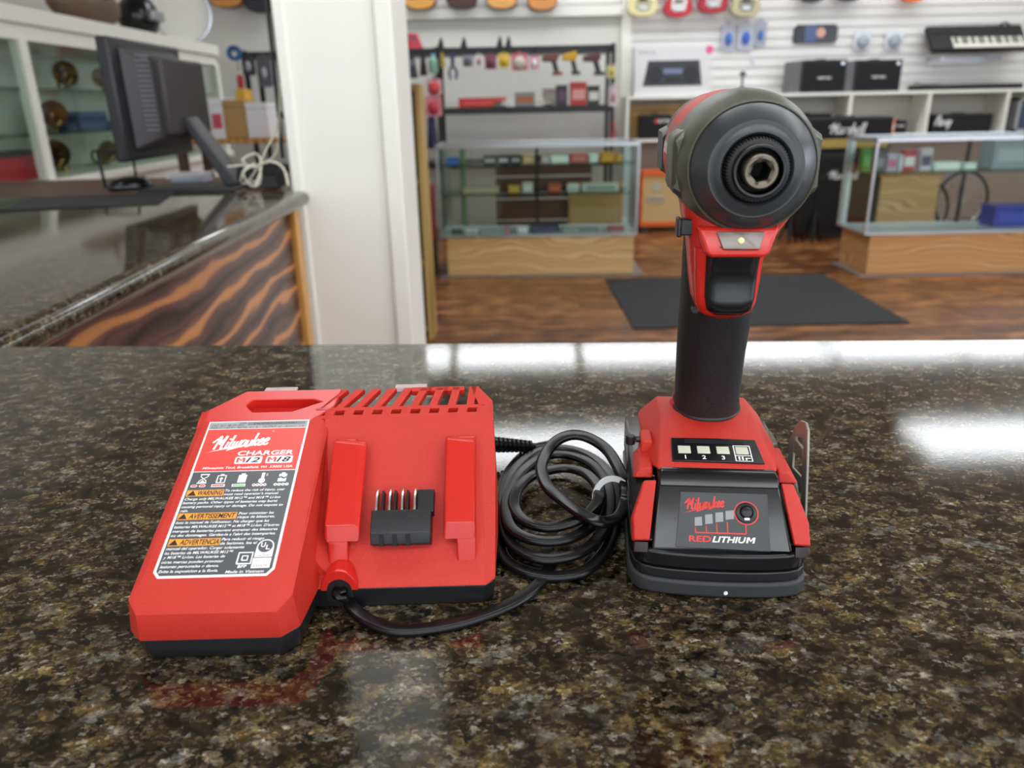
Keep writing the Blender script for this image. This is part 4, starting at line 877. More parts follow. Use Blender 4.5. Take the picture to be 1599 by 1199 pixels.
# ------------------------------------------------------------------ black rack with hanging tools
rk = thing('steel_rack', 'black steel shelving rack against the back wall behind the left showcase', 'shelving rack', (-.7, 7.8, 0))
YR = 7.6
def zat(px, py, Y=YR): return at(px, py, y=Y).z
zt1 = zat(800, 78); zt2 = zat(800, 172); xl, xr = -2.36, .985
for z, n_ in ((zt1, 'shelf'), (zt2, 'shelf'), (.7, 'shelf')):
    b = MB(); b.box(xl+.7, xr+.7, -.2, .2, z-.03, z+.03)
    b.build(n_, blk, rk)
for x in (xl, -.62, xr):
    for y in (-.2, .2):
        b = MB()
        b.box(x-.02+.7, x+.02+.7, y-.004, y+.004, 0, zt1+.04)
        b.box(x-.02+.7, x-.014+.7, y-.03, y, 0, zt1+.04)
        b.build('upright', blk, rk)
rndc = lambda h: mat('c_'+h, h, .45)
def hang(px0, py0, px1, py1, Y, col, label, name='tool_pack', cat='package', group=None, col2=None, shape='pack', d=.05):
    x0, x1, z0, z1 = rct(px0, py0, px1, py1, Y); w_, h = x1-x0, z1-z0
    t = thing(name, label, cat, ((x0+x1)/2, Y, z0), 0, group); m1 = rndc(col); m2 = rndc(col2 or 'e8e8e6')
    if shape == 'pack':
        b = MB(); b.hull([(x, y, z) for x, z in ((-w_/2,h*.06),(-w_*.4,0),(w_*.4,0),(w_/2,h*.06),(w_/2,h*.9),(w_*.4,h*.96),(-w_*.4,h*.96),(-w_/2,h*.9)) for y in (0, .008)]); b.box(-w_*.12, w_*.12, 0, .006, h*.95, h*1.05); b.build('backing_card', m2, t)
        b = MB(); b.ball((0, -d*.4, h*.42), min(w_, h)*.36, 14, (min(1, w_/h)*1.1, .45, 1.1)); b.build('contents', m1, t)
    elif shape == 'drill':
        b = MB(); b.hull([(x, y, z) for x, z in ((-w_*.5,h*.62),(-w_*.5,h*.86),(w_*.25,h),(w_*.34,h*.8),(w_*.2,h*.58)) for y in (-.03, .03)]); b.build('tool_body', m1, t, bevel=.008)
        b = MB(); b.hull([(x, y, z) for x, z in ((-w_*.05,h*.64),(w_*.2,h*.62),(w_*.36,h*.12),(w_*.12,h*.1)) for y in (-.02, .02)]); b.build('handle', rndc('2b2a2c'), t, bevel=.006)
        b = MB(); b.hull([(x, y, z) for x in (w_*.02, w_*.5) for z in (0, h*.16) for y in (-.035, .035)]); b.build('battery', m2, t, bevel=.006)
    elif shape == 'pliers':
        b = MB(); b.tube(spline([(-w_*.3,0,0),(-w_*.4,0,h*.3),(0,0,h*.6),(w_*.15,0,h)], 4), w_*.14, 8); b.tube(spline([(w_*.3,0,0),(w_*.4,0,h*.3),(0,0,h*.6),(-w_*.15,0,h)], 4), w_*.14, 8); b.build('handles', m1, t)
        b = MB(); b.ball((0,0,h*.62), w_*.22, 10); b.build('pivot', steel_d, t)
    elif shape == 'bottle':
        r = min(w_/2, .05); MB().lathe([(r*.9,0),(r,h*.05),(r,h*.68),(r*.5,h*.8),(r*.45,h*.84)], n=18, caps=True).build('bottle_body', m1, t); MB().cyl((0,0,h*.84), r*.5, h*.16).build('cap', m2, t)
    elif shape == 'box':
        MB().box(-w_/2, w_/2, 0, d*2, 0, h).build('box_body', m1, t, bevel=.004); MB().box(-w_*.4, w_*.4, -.003, 0, h*.25, h*.7).build('printed_panel', m2, t)
        MB().box(-w_/2-.001, w_/2+.001, -.001, d*2+.001, h*.9, h*1.01).build('lid', m1, t, bevel=.002)
    elif shape == 'cloth':
        b = MB(); rs = []
        for k in range(6):
            q = k/5; rs.append([(math.cos(a)*w_/2*(.55+.45*(1-q)), math.sin(a)*.035*(1+.3*math.cos(4*a)), h*q) for a in [2*math.pi*i/16 for i in range(16)]])
        b.rings(rs); b.build('fabric', m1, t); MB().box(-w_*.2, w_*.2, -.04, -.034, h*.5, h*.8).build('tag', m2, t)
    if abs(Y-7.57) < .001:
        b = MB(); zt_h = max(zt1-.0-z0, h*.9); b.tube([(0,-.006,h*.85),(0,-.006,zt_h),(0,.03,zt_h)] if z0 > 1.25 else [(0,-.006,h*.9),(0,.04,h*.95),(0,.06,h*.95)], .004, 6); b.build('hook', steel_d, t)
    return t
GH = 'tools hanging from the black rack'
for a in (
 (630,86,652,122,'24262c','dark garment hanging at the left end of the black rack, by the pillar','hanging_garment','garment','8a8c90','cloth'),
 (655,84,667,118,'2f2327','black and maroon pouch hanging left of the green bottle pack','pouch','pouch','5d4a4e','cloth'),
 (669,84,684,114,'8fb9a3','pale green and blue bottle hanging from the black rack','spray_bottle','bottle','8fb4d8','bottle'),
 (686,82,695,105,'a98d4a','tan work glove hanging right of the pale green bottle','work_glove','glove','c0a86a','cloth'),
 (700,84,714,124,'3b3f6e','long navy blue tool hanging from the black rack','hand_saw','tool','c9a34a','pliers'),
 (722,86,739,104,'5f6068','grey chuck set hanging from the black rack','chuck_set','tool set','9a9aa2','pack'),
 (742,84,754,106,'8c5a45','brown tool in a white pack, left of the maroon pack','tool_pack','package','e0dcd8','pack'),
 (757,84,775,108,'6d3348','maroon tool pack left of the yellow one','tool_pack','package','8a4a60','pack'),
 (778,82,796,106,'c7a326','yellow tool pack in the middle of the black rack','tool_pack','package','dcbf4a','pack'),
 (799,82,824,110,'c9c0b0','pale metal tool on a pink card hanging right of the yellow pack','tool_pack','package','cc6a78','pack'),
 (827,86,842,108,'e8e4e6','white round tool in a pink and white pack','tool_pack','package','d8a0b0','pack')):
    hang(a[0], a[1], a[2], a[3], 7.57, a[4], a[5], a[6], a[7], GH, a[8], a[9])
for a in ((846,82,878,118,'6e4030','reddish brown cordless drill hanging at an angle from the black rack','8a4a30'), (878,80,906,117,'d0a020','yellow cordless drill hanging from the black rack','3a3630'), (910,82,944,118,'5b2c38','maroon cordless drill hanging at the right end of the black rack','2c2c34')):
    hang(a[0], a[1], a[2], a[3], 7.57, a[4], a[5], 'cordless_drill', 'drill', GH, a[6], 'drill')
GS = 'boxes on the black rack shelf'
zs = zt2+.03
for a in ((716,145,790,160,'c6352f','long red tool case lying on the black rack shelf','tool_case','case','d8504a'), (768,158,803,168,'ecebe8','white box in front of the long red case','box','box','d5d3d0'), (804,146,835,168,'8a8a90','grey drill bit organizer on the rack shelf','tool_case','case','b06a38'), (836,156,861,168,'e8e6dc','cream box on the rack shelf left of the grey book box','box','box','d0cdc0'), (848,127,868,154,'8d867c','tall grey box on the rack shelf','box','box','a09a90'), (869,135,886,167,'39333c','black box with violet print on the rack shelf','box','box','6a4a68'), (891,131,916,167,'c93a34','upright red box with white lines on the rack shelf','box','box','e8a8a0'), (918,134,936,164,'33373b','black box with a white front at the right end of the rack shelf','box','box','e6e4de')):
    o = hang(a[0], a[1], a[2], a[3], 7.62, a[4], a[5], a[6], a[7], GS, a[8], 'box'); o.location.z = zs
for a in ((666,122,690,148,'c9444a','red and pink packs hanging on the side of the rack above the dark apron','tool_pack','package','e2b0b4','pack'), (664,148,690,182,'b83440','dark red packs hanging left of the black shelf','tool_pack','package','d88a90','pack'), (666,182,684,232,'1f2440','navy apron hanging at the left end of the rack','apron','apron','30345a','cloth'),
          (948,100,962,122,'c2a83a','yellow pack hanging on the right upright of the rack','tool_pack','package','d8cf9a','pack'), (950,132,966,166,'c08088','pink and grey packs hanging on the right upright of the rack','tool_pack','package','d6c8cc','pack'), (953,190,962,215,'c22c34','long red handle hanging low beside the right upright of the rack','hand_tool','tool','a02028','pliers')):
    hang(a[0], a[1], a[2], a[3], 7.57, a[4], a[5], a[6], a[7], None, a[8], a[9])
o = hang(622, 42, 660, 66, 7.64, 'c63a48', 'red bag of goods on top of the black rack beside the pillar', 'goods_bag', 'bag', None, '5a5a62', 'cloth'); o.location.z = zt1+.03
o = hang(626, 28, 650, 42, 7.85, 'dedede', 'white box on top of the black rack behind the red bag', 'box', 'box', None, 'cfcfcf', 'box'); o.location.z = zt1+.03
for a in ((770,62,'first'),): pass
for i, (a0, a1, lb_) in enumerate(((684,692,'small black clamp on top of the rack, leftmost'), (720,728,'small black clamp on top of the rack above the navy tool'), (775,785,'black clamp on top of the rack, left of a close pair'), (789,798,'black clamp on top of the rack, right of a close pair'))):
    x0, x1, z0, z1 = rct(a0, 64 if i > 1 else 68, a1, 73, 7.6); t = thing('clamp', lb_, 'clamp', ((x0+x1)/2, 7.6, zt1+.03), 0, 'clamps on top of the rack')
    MB().hull([(-.03,-.02,0),(.03,-.02,0),(-.03,.02,0),(.03,.02,0),(-.01,-.01,.06),(.02,-.01,.06),(-.01,.01,.06),(.02,.01,.06)]).build('jaw', blk, t); MB().cyl((.005,0,.06), .012, .02).build('knob', blk, t)
p = at(366, 83, y=7.55); t = thing('tape_roll', 'round blue roll hanging at the left end of the rack, seen beside the monitor', 'tape', tuple(p)); MB().lathe([(.03,-.02),(.065,-.02),(.065,.02),(.03,.02),(.03,-.02)], lambda a, c_, h: (a, h, c_), 28).build('roll', rndc('2f5f96'), t); MB().cyl((0,-.03,.02), .008, .09, 'y').build('hook', steel_d, t)
for a in ((378,84,398,118,'9a9aa0','grey round grinder pack on the rack seen left of the pillar','tool_pack','package','3a3a40','pack'), (402,84,424,136,'a8a8ae','tall grey tool pack on the rack against the pillar','tool_pack','package','5a5a60','pack'), (370,112,380,138,'b82c38','red and white spray can on the rack left of the pillar','spray_can','can','e8e0e0','bottle')):
    hang(a[0], a[1], a[2], a[3], 7.57, a[4], a[5], a[6], a[7], None, a[8], a[9])

# ------------------------------------------------------------------ guitars along the top of the back wall
def guitar(px, pyb, wpx, cols, label, electric=False, Y=8.2, dark=False):
    p = at(px, pyb, y=Y); hw = abs(at(px+wpx/2, pyb, y=Y).x-p.x)
    t = thing('electric_guitar' if electric else 'acoustic_guitar', label, 'guitar', (p.x, Y, p.z), 0, 'guitars hung along the back wall')
    def outl(k=1): 
        prof = [(0,0),(.45,.015),(.8,.08),(.98,.2),(1,.32),(.86,.5),(.66,.64),(.62,.74),(.7,.88),(.76,1.0),(.68,1.14),(.45,1.24),(.12,1.27)]
        H = hw*2.45/1.27
        R = [(a*hw*k, c*H) for a, c in prof]; return R+[(-a, c) for a, c in reversed(R[1:])]
    o = outl(); d = .02 if electric else .05
    R_ = [[(x*.97, -d, z+.003) for x, z in o], [(x, -d+.008, z) for x, z in o], [(x, d, z) for x, z in o]]
    b = MB(); b.rings(R_); b.build('guitar_body', rndc(cols[0]), t, smooth=40)
    b = MB(); b.add([(x*.93, -d-.001, z*.985+.006) for x, z in o], [tuple(range(len(o)))]); top_ = b.build('soundboard', rndc(cols[1]), t)
    if electric:
        b = MB(); b.hull([(x*hw, y, z*hw) for x, z in ((-.5,.5),(-.2,.3),(.45,.35),(.6,.9),(.2,1.6),(-.45,1.5)) for y in (-d-.004, -d-.001)]); b.build('pickguard', rndc(cols[2]), t)
        for z in (.9, 1.4): MB().box(-hw*.28, hw*.28, -d-.012, -d-.004, hw*z, hw*z+.02).build('pickup', rndc('1c1c1e'), t)
        MB().box(-hw*.25, hw*.25, -d-.014, -d-.004, hw*.4, hw*.4+.03).build('bridge', alum, t)
    else:
        MB().box(-hw*.4, hw*.4, -d-.01, -d-.001, hw*.75, hw*.75+.02).build('bridge', rndc('2e1c14'), t)
        MB().cyl((0, -d-.004, hw*1.5), hw*.27, .003, 'y', 24).build('sound_hole', rndc('140d0a'), t)
    MB().box(-.024, .024, -d-.006, -d+.016, hw*1.6, hw*4.2).build('neck', rndc('3a241a'), t)
for a in ((657,16,50,('7a4520','d79c4a'),'honey-topped acoustic guitar first to the right of the pillar'), (722,14,48,('2a1a16','4a2c26'),'dark brown acoustic guitar second to the right of the pillar'), (784,15,50,('2c1a12','dca058'),'golden acoustic guitar third from the pillar'), (847,17,46,('7a3d1c','d38d4a'),'amber acoustic guitar fourth from the pillar, beside the empty slats'), (357,13,52,('8a5a2c','cf8f48'),'orange acoustic guitar left of the pillar'), (410,20,50,('1c1e24','2a2d34'),'black acoustic guitar half hidden behind the pillar')): guitar(*a)
for a in ((1003,26,48,('d9cb94','e4d8a2','b8b090'),'cream electric guitar at the left end of the slatwall'), (1058,27,46,('b21c2e','bd2334','d8d0cc'),'red electric guitar next to the cream one'), (1112,21,48,('9c1626','ac1c2c','b8b0ac'),'dark red electric guitar left of the pale gold one'), (1163,26,46,('b5ae86','bcb58c','8a8a78'),'pale gold electric guitar right of the two red ones'), (1268,4,40,('16161a','1c1c20','2a2a2e'),'black electric guitar above the headset pack'), (1325,2,40,('1a1a1e','222226','303034'),'second black guitar, left of the orange one'), (1425,4,36,('e0691e','ee7422','333333'),'bright orange electric guitar above the slatwall')): guitar(*a, electric=True)

# ------------------------------------------------------------------ white cubby shelving under the slatwall
YC = 7.95
ztop = at(1450, 141, y=YC).z; zled = at(1450, 208, y=YC).z
sh = thing('cubby_shelf', 'long white cubby shelving unit under the slatwall', 'shelving unit', (3.3, YC, 0))
xa = at(978, 170, y=YC).x-3.3; xb = 6.4-3.3
MB().box(xa, xb, 0, .38, ztop-.03, ztop).build('top_board', white, sh, bevel=.003); MB().box(xa, xb, 0, .38, zled-.03, zled).build('shelf', white, sh, bevel=.003)
MB().box(xa, xb, .37, .385, 0, ztop-.03).build('back_panel', mat('pinkish_board', 'a79488', .6), sh)
for px in (980, 1327, 1449, 1571):
    x = at(px, 175, y=YC).x-3.3; MB().box(x-.016, x+.016, 0, .37, zled if px > 1000 else 0, ztop-.03).build('divider', white, sh)
MB().box(xa+.02, xb, .34, .365, zled, ztop-.03).build('inner_back', mat('cell_grey_white', 'c3bfb6', .6), sh)
x0, x1, z0, z1 = rct(986, 180, 1060, 206, YC+.1); crate('storage_box', 'long tan box lying on the white shelf behind the small amplifier', 'box', x0, x1+.2, YC+.2, YC+.33, zled, z1+.1, card)

def amp(name, label, x0, x1, y, z0, z1, cloth, body, d=.25, logo=None, lpx=None, group=None, cat='amplifier', strip=None, dot=None):
    t = thing(name, label, cat, ((x0+x1)/2, y, z0), 0, group); w_ = (x1-x0)/2; h = z1-z0
    MB().box(-w_, w_, 0, d, 0, h).build('cabinet', body, t, bevel=.008)
    s0 = strip[0] if strip else h*.06
    MB().box(-w_*.94, w_*.94, -.004, .001, s0, h*.93).build('grille_cloth', cloth, t)
    MB().box(-w_*.2, w_*.2, d*.4, d*.6, h, h+.012).build('handle', black_m, t, bevel=.003)
    if strip: MB().box(-w_*.94, w_*.94, -.006, .001, h*.06, s0-.005).build('control_panel', strip[1], t)
    if logo:
        b = MB(); fn = lambda u, v: (u, -.008, v)
        if logo[0] == 's': put_script(b, logo[1], fn, logo[2], logo[3], logo[4], logo[5], .3, 0, .12, .14)
        else: put_text(b, logo[1], fn, logo[2], logo[3], logo[4], logo[5], 0, .02)
        b.build('logo', white_ink, t, smooth=0)
    if dot: MB().cyl((dot[0], -.012, dot[1]), dot[2], .008, 'y', 16).build('badge', rndc('c9483c'), t)
    return t
blkc = mat('black_grille_cloth', '131315', .8); tolex = mat('black_tolex', '1a1a1c', .6)
# guitar stack
YM = 7.2
x0, x1 = at(1380, 300, y=YM).x-.76, at(1380, 300, y=YM).x
zc = at(1330, 236, y=YM).z
t = amp('speaker_cabinet', 'tall black guitar speaker cabinet standing on the floor left of the right showcase', x0, x1, YM, .04, zc, blkc, tolex, .36, ('s', 'Marshall', -.14, .50, .26, .075))
for x in (-.3, .3): MB().cyl((x, .1, -.04), .03, .04, n=12).build('caster', blk, t)
zh = at(1330, 183, y=YM).z
amp('amplifier_head', 'black amplifier head with gold control strip on top of the tall speaker cabinet', x0, x1, YM, zc+.013, zh, blkc, tolex, .3, ('s', 'Marshall', -.18, .14, .31, .09), strip=(.10, mat('gold_panel', 'a8924e', .4, .6, var=.3, vscale=60)))
# orange combo
xo0, xo1 = at(1001, 300, y=7.75).x, at(1001, 300, y=7.75).x+.62
zo0, zo1 = .06, at(1030, 266, y=7.75).z
t = thing('combo_amplifier', 'cream fronted combo amplifier with orange edges behind the impact driver', 'amplifier', ((xo0+xo1)/2, 7.75, zo0)); hw = .31; h = zo1-zo0
org_ = mat('orange_tolex', 'e0661c', .5)
MB().box(-hw, hw, 0, .18, h-.06, h).build('top_edge', org_, t, bevel=.006); MB().box(-hw, hw, 0, .18, 0, .05).build('bottom_edge', org_, t, bevel=.006)
for s in (-1, 1): MB().box(min(s*hw, s*(hw-.02)), max(s*hw, s*(hw-.02)), 0, .18, .05, h-.06).build('side_edge', org_, t)
MB().box(-hw+.02, hw-.02, .01, .17, .05, h-.06).build('grille_cloth', mat('cream_cloth', 'c9ad78', .8), t)
b = MB(); b.cyl((-.16, .004, h*.72), .045, .006, 'y', 20); b.box(-.25, -.07, .004, .010, h*.44, h*.55); b.build('badge', mat('badge_grey', 'bdb4a4', .5), t)
b = MB(); put_text(b, 'ORANGE', lambda u, v: (u, .002, v), -.24, h*.465, .16, .03); b.build('logo', mat('badge_ink', '6a5a48', .5), t, smooth=0)
for x in (-.25, .25): MB().box(x-.03, x+.03, .03, .15, -.06, 0).build('foot', blk, t)
# small practice amps
x0, x1, z0, z1 = rct(999, 179, 1048, 213, YC+.05)
amp('practice_amplifier', 'small black amplifier with a red dot badge on the white shelf, left of the driver', x0, x1, YC+.02, zled, z1, blkc, tolex, .16, ('t', 'STR', .02, .15, .12, .03), dot=(0, .165, .02))
x0, x1, z0, z1 = rct(1448+3, 178, 1548, 206, YC+.05); amp('amplifier_head', 'long black amplifier head with white script logo, in the white cubby at right', x0+.03, x1, YC+.04, zled, z1, blkc, tolex, .24, ('s', 'Peavey', -.28, .07, .16, .09))
x0, x1, z0, z1 = rct(1396, 188, 1419, 206, YC+.1); amp('practice_amplifier', 'tiny black amplifier beside the orange card in the middle cubby', x0, x1, YC+.14, zled, z1, blkc, tolex, .12, ('t', 'VOX', -.04, .06, .09, .02))
hang(1381,183,1398,206,YC+.05,'e08a6a','orange and white price card leaning in the middle white cubby','price_card','card',None,'f0d8cc','box', .01).location.z = zled
x0, x1, z0, z1 = rct(1225, 153, 1300, 162, YC+.1); amp('sound_mixer', 'flat black mixer with two silver dials in the cubby behind the driver head', x0, x1, YC+.08, zled+.13, zled+.2, blkc, tolex, .2)
x0, x1, z0, z1 = rct(1225, 165, 1300, 182, YC+.1); crate('storage_box', 'grey box under the flat black mixer', 'box', x0, x1, YC+.06, YC+.3, zled, zled+.129, mat('grey_box', '9b9aa0', .5))
x0, x1, z0, z1 = rct(1577, 152, 1640, 208, YC+.05); t = thing('flight_case', 'silver edged blue-black flight case at the right edge of the white shelving', 'case', ((x0+x1)/2, YC-.05, zled)); w_ = (x1-x0)/2; h = z1-zled
MB().box(-w_+.02, w_-.02, 0, .2, .02, h-.02).build('case_panel', mat('slate_panel', '3d4a62', .4), t); b = MB()
for q in ((-w_, -w_+.025, 0, h), (w_-.025, w_, 0, h), (-w_, w_, 0, .025), (-w_, w_, h-.025, h)): b.box(q[0], q[1], -.006, .206, q[2], q[3])
b.build('case_edging', alum, t)
# on top of the cubbies
for k, (a0, a1, lb_) in enumerate(((1253, 1321, 'black speaker box on the white shelving, left of its twin'), (1336, 1407, 'black speaker box on the white shelving, right of its twin'))):
    x0, x1, z0, z1 = rct(a0, 93, a1, 136, YC+.03); t = amp('stage_monitor', lb_, x0, x1, YC+.02, ztop, z1, blkc, mat('box_charcoal', '26272b', .5), .28, ('t', 'VERTEX', -.07, .12, .14, .022), group='stage monitor speakers on the shelving', cat='speaker')
    MB().box(-(x1-x0)/2-.09, -(x1-x0)/2-.001, .03, .27, 0, (z1-ztop)*.97).build('side_panel', mat('box_side_grey', '6a6a6a', .5), t)
    MB().box((x1-x0)/2-.06, (x1-x0)/2-.03, -.008, -.004, z1-ztop-.05, z1-ztop-.02).build('badge', alum, t)
x0, x1, z0, z1 = rct(990, 71, 1108, 140, YC+.1); t = thing('controller_box', 'large white box picturing a dark DJ controller, with a pink sticker', 'box', ((x0+x1)/2, YC+.04, ztop)); w_ = (x1-x0)/2; h = z1-ztop
MB().box(-w_, w_, 0, .12, 0, h).build('carton', mat('white_carton2', 'e6e5e6', .5), t, bevel=.004)
b = MB(); F = lambda x, z, y=-.002: (x*w_, y, z*h); b.add([F(-.78,.2),(F(.78,.2)),F(.68,.7),F(-.66,.7)], [(0,1,2,3)]); pic = b.build('printed_picture', mat('print_charcoal', '3c3d42', .5), t, smooth=0)
b = MB()
for s in (-.47, .47): put_disc(b, s*w_, h*.42, h*.17, lambda u, v: (u, -.004, v))
put_rect(b, -.2*w_, h*.28, .2*w_, h*.36, lambda u, v: (u, -.004, v)); b.build('printed_deck', mat('print_black', '1b1c20', .4), pic, smooth=0)
b = MB(); put_rect(b, -.25*w_, h*.44, .25*w_, h*.54, lambda u, v: (u, -.004, v)); b.build('printed_screen', mat('print_blue_red', '7a84a8', .4), pic, smooth=0)
b = MB(); put_text(b, 'DENON DJ', lambda u, v: (u, -.003, v), -w_*.93, h*.84, w_*.45, h*.05); b.build('lettering', mat('grey_print2', '8a8a8c', .5), t, smooth=0)
b = MB(); put_disc(b, w_*.93, h*.9, h*.08, lambda u, v: (u, -.004, v)); b.build('pink_sticker', mat('pink', 'ee5c9c', .5), t, smooth=0)
p = at(1158, 140, y=YC+.15); t = thing('microphone_stand', 'small black tripod desk stand on the white shelving above the driver head', 'stand', (p.x, YC+.15, ztop))
MB().cyl((0, 0, .02), .01, .2, n=8).build('pole', blk, t); MB().hull([(-.03,-.01,.17),(.03,-.01,.17),(-.03,.01,.2),(.03,.01,.2)]).build('clamp_head', blk, t)
for a in (0, 2.1, 4.2): MB().tube([(0,0,.06),(math.cos(a)*.12, math.sin(a)*.12, .008)], .008, 6).build('leg', blk, t)
# keyboards
def keyboard(label, x0, x1, y, z, tilt, depth=.28, keys=(.22, 1)):
    t = thing('keyboard', label, 'keyboard', ((x0+x1)/2, y, z)); t.rotation_euler.x = tilt; w_ = (x1-x0)/2
    MB().box(-w_, w_, 0, depth, -.05, 0).build('case', tolex, t, bevel=.01)
    kx0 = -w_+2*w_*keys[0]; kx1 = -w_+2*w_*keys[1]-.03; n = 30; dx = (kx1-kx0)/n; kb = []
    for i in range(n): MB().box(kx0+i*dx+.001, kx0+(i+1)*dx-.001, .012, .14, 0, .012).build('white_key', rndc('e9e6da'), t)
    for i in range(n-1):
        if i % 7 not in (2, 6): MB().box(kx0+(i+1)*dx-.005, kx0+(i+1)*dx+.005, .055, .14, .012, .02).build('black_key', rndc('131315'), t)
    b = MB()
    for i in range(8): b.cyl((-w_+.06+i*.03, .2, 0), .008, .01, n=8)
    b.build('control_knobs', blk, t)
    return t
x0, x1, z0, z1 = rct(1455, 45, 1597, 80, 8.1); zk = z0+.02
keyboard('black electronic keyboard hung tilted on the slatwall', x0, x1+.05, 8.05, zk, math.radians(48), .3)
b = MB(); b.box(x0+.1, x0+.12, 8.05, 8.33, zk-.1, zk-.06); b.box(x1-.2, x1-.18, 8.05, 8.33, zk-.1, zk-.06); b.box(x0+.1, x1-.18, 8.32, 8.335, zk-.12, zk-.05); o = b.build('wall_bracket', alum); tag(o, 'metal bracket holding the keyboard on the slatwall', 'bracket')
x0, x1, z0, z1 = rct(1438, 127, 1597, 135, YC+.05); keyboard('long thin black keyboard lying on the white shelving at right', x0, x1, YC+.03, ztop+.05, 0, .28, (.0, .02))
t = thing('headphones', 'black headphones resting on the wall-hung keyboard', 'headphones', tuple(at(1568, 44, y=8.25)))
b = MB(); b.tube(spline([(-.07,0,-.05),(-.07,0,.0),(0,0,.05),(.07,0,0),(.07,0,-.05)], 5), .01, 6); b.build('headband', blk, t); MB().ball((-.07,0,-.05), .035).build('ear_cup', blk, t); MB().ball((.07,0,-.05), .035).build('ear_cup', blk, t)
# packages on the slatwall
YW = YB-.05
for a in ((1126,36,1149,79,'3f6fc0','blue corded item in a clear pack, left of three on the slatwall','b5b6c2'), (1152,34,1177,78,'3566c4','blue corded item in a clear pack, middle of three on the slatwall','c0c2cc'), (1178,31,1197,72,'4672c6','blue corded item in a clear pack, right of three on the slatwall','a9abb8')): hang(a[0],a[1],a[2],a[3],YW,a[4],a[5],'cable_pack','package','blue packs on the slatwall',a[6],'pack')
for a in ((1334,46,1360,77,'aab2bc','white pack with a grey figure, left of two beside the keyboard'), (1383,46,1410,77,'a2aab4','white pack with a grey figure, right of two beside the keyboard')): hang(a[0],a[1],a[2],a[3],YW,a[4],a[5],'string_pack','package','white packs on the slatwall','dfe2e6','pack')
x0, x1, z0, z1 = rct(1240, 38, 1308, 67, YW); t = thing('headset_pack', 'wide black pack with blue and pink picture hung on the slatwall', 'package', ((x0+x1)/2, YW, z0)); w_ = (x1-x0)/2; h = z1-z0
MB().hull([(x, y, z) for x, z in ((-w_,.02),(-w_*.9,0),(w_*.9,0),(w_,.03),(w_,h*.85),(w_*.85,h),(-w_*.85,h),(-w_,h*.8)) for y in (0, .03)]).build('shell', black_g, t, bevel=.004)
MB().box(-w_*.5, w_*.05, -.003, 0, .01, h*.95).build('printed_strip', rndc('50608c'), t); MB().cyl((w_*.22, -.006, h*.55), .045, .006, 'y').build('printed_face', rndc('d8a090'), t)
t = thing('wall_hook', 'small metal hook on the slatwall above the desk stand', 'hook', tuple(at(1176, 96, y=YW+.02))); MB().cyl((0,-.05,0), .012, .06, 'y', 8).build('peg', alum, t); MB().box(-.02,.02,0,.008,-.03,.03).build('plate', alum, t)

# ------------------------------------------------------------------ showcases
def showcase(label, x0, x1, y0, y1, base, basem, H=.97, hb=.30, shelves=(.6, .81), yaw=0):
    t = thing('glass_showcase', label, 'showcase', ((x0+x1)/2, (y0+y1)/2, 0), yaw, 'glass showcases'); w_, d = (x1-x0)/2, (y1-y0)/2
    MB().box(-w_+.05, w_-.02, -d+.015, d, .012, hb).build('wooden_base', basem, t, bevel=.004)
    MB().box(-w_, w_+.06, -d-.01, d, 0, .012).build('kick_board', mat('grey_kick', '8a8078', .5), t)
    fr = MB()
    for x in (-w_, w_-.016):
        for y in (-d, d-.016): MB().box(x, x+.016, y, y+.016, hb, H).build('corner_post', alum, t, bevel=.002)
    for z0_, z1_ in ((hb, hb+.016), (H-.03, H)):
        b = MB(); b.box(-w_, w_, -d-.002, -d+.014, z0_, z1_); b.box(-w_, w_, d-.014, d+.002, z0_, z1_); b.box(-w_-.001, -w_+.014, -d, d, z0_, z1_); b.box(w_-.014, w_+.001, -d, d, z0_, z1_)
        b.build('frame_rail', alum, t, bevel=.002)
    MB().box(-w_+.014, w_-.014, -d+.014, d-.014, H-.012, H-.006).build('top_glass', gls, t)
    MB().box(-w_+.016, w_-.016, -d+.003, -d+.008, hb+.016, H-.03).build('front_glass', gls, t)
    for x in (-w_+.003, w_-.008): MB().box(x, x+.005, -d+.016, d-.016, hb+.016, H-.03).build('side_glass', gls, t)
    MB().box(-w_+.01, w_-.01, -d+.01, d-.01, hb+.002, hb+.014).build('deck', mat('grey_deck', 'a3adb2', .35), t)
    for z in shelves: MB().box(-w_+.03, w_-.03, -d+.08, d-.03, z-.004, z+.004).build('glass_shelf', gshelf, t)
    MB().box(-.012, .012, d-.03, d-.01, hb+.014, H-.03).build('rear_post', blk, t)
    for x in (-w_+.018, w_-.058): MB().box(x, x+.04, d-.03, d-.016, hb+.014, H-.03).build('side_reflection', alum, t)  # aluminium strips stand in for reflections in the side glass
    return t
sx0, sx1 = -.515, .965
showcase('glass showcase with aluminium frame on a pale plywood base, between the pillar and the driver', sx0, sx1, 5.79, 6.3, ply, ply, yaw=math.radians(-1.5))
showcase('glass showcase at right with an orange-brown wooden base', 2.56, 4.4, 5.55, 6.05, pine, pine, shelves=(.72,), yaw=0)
t = thing('board_stack', 'dark brown slatted boards standing behind the left showcase', 'boards', (.28, 6.6, 0))
for z in (.3, .48, .66, .84): MB().box(-.38, .42, 0, .03, z-.16 if z > .31 else 0, z+.0).build('board', brownw, t)
t = thing('cardboard_sheet', 'tan cardboard sheet leaning behind the right half of the left showcase', 'cardboard', (.72, 6.5, 0)); MB().box(-.22, .26, 0, .03, 0, .62).build('sheet', card, t); MB().box(-.2, .2, -.004, 0, .3, .42).build('sticker', rndc('b89a70'), t)
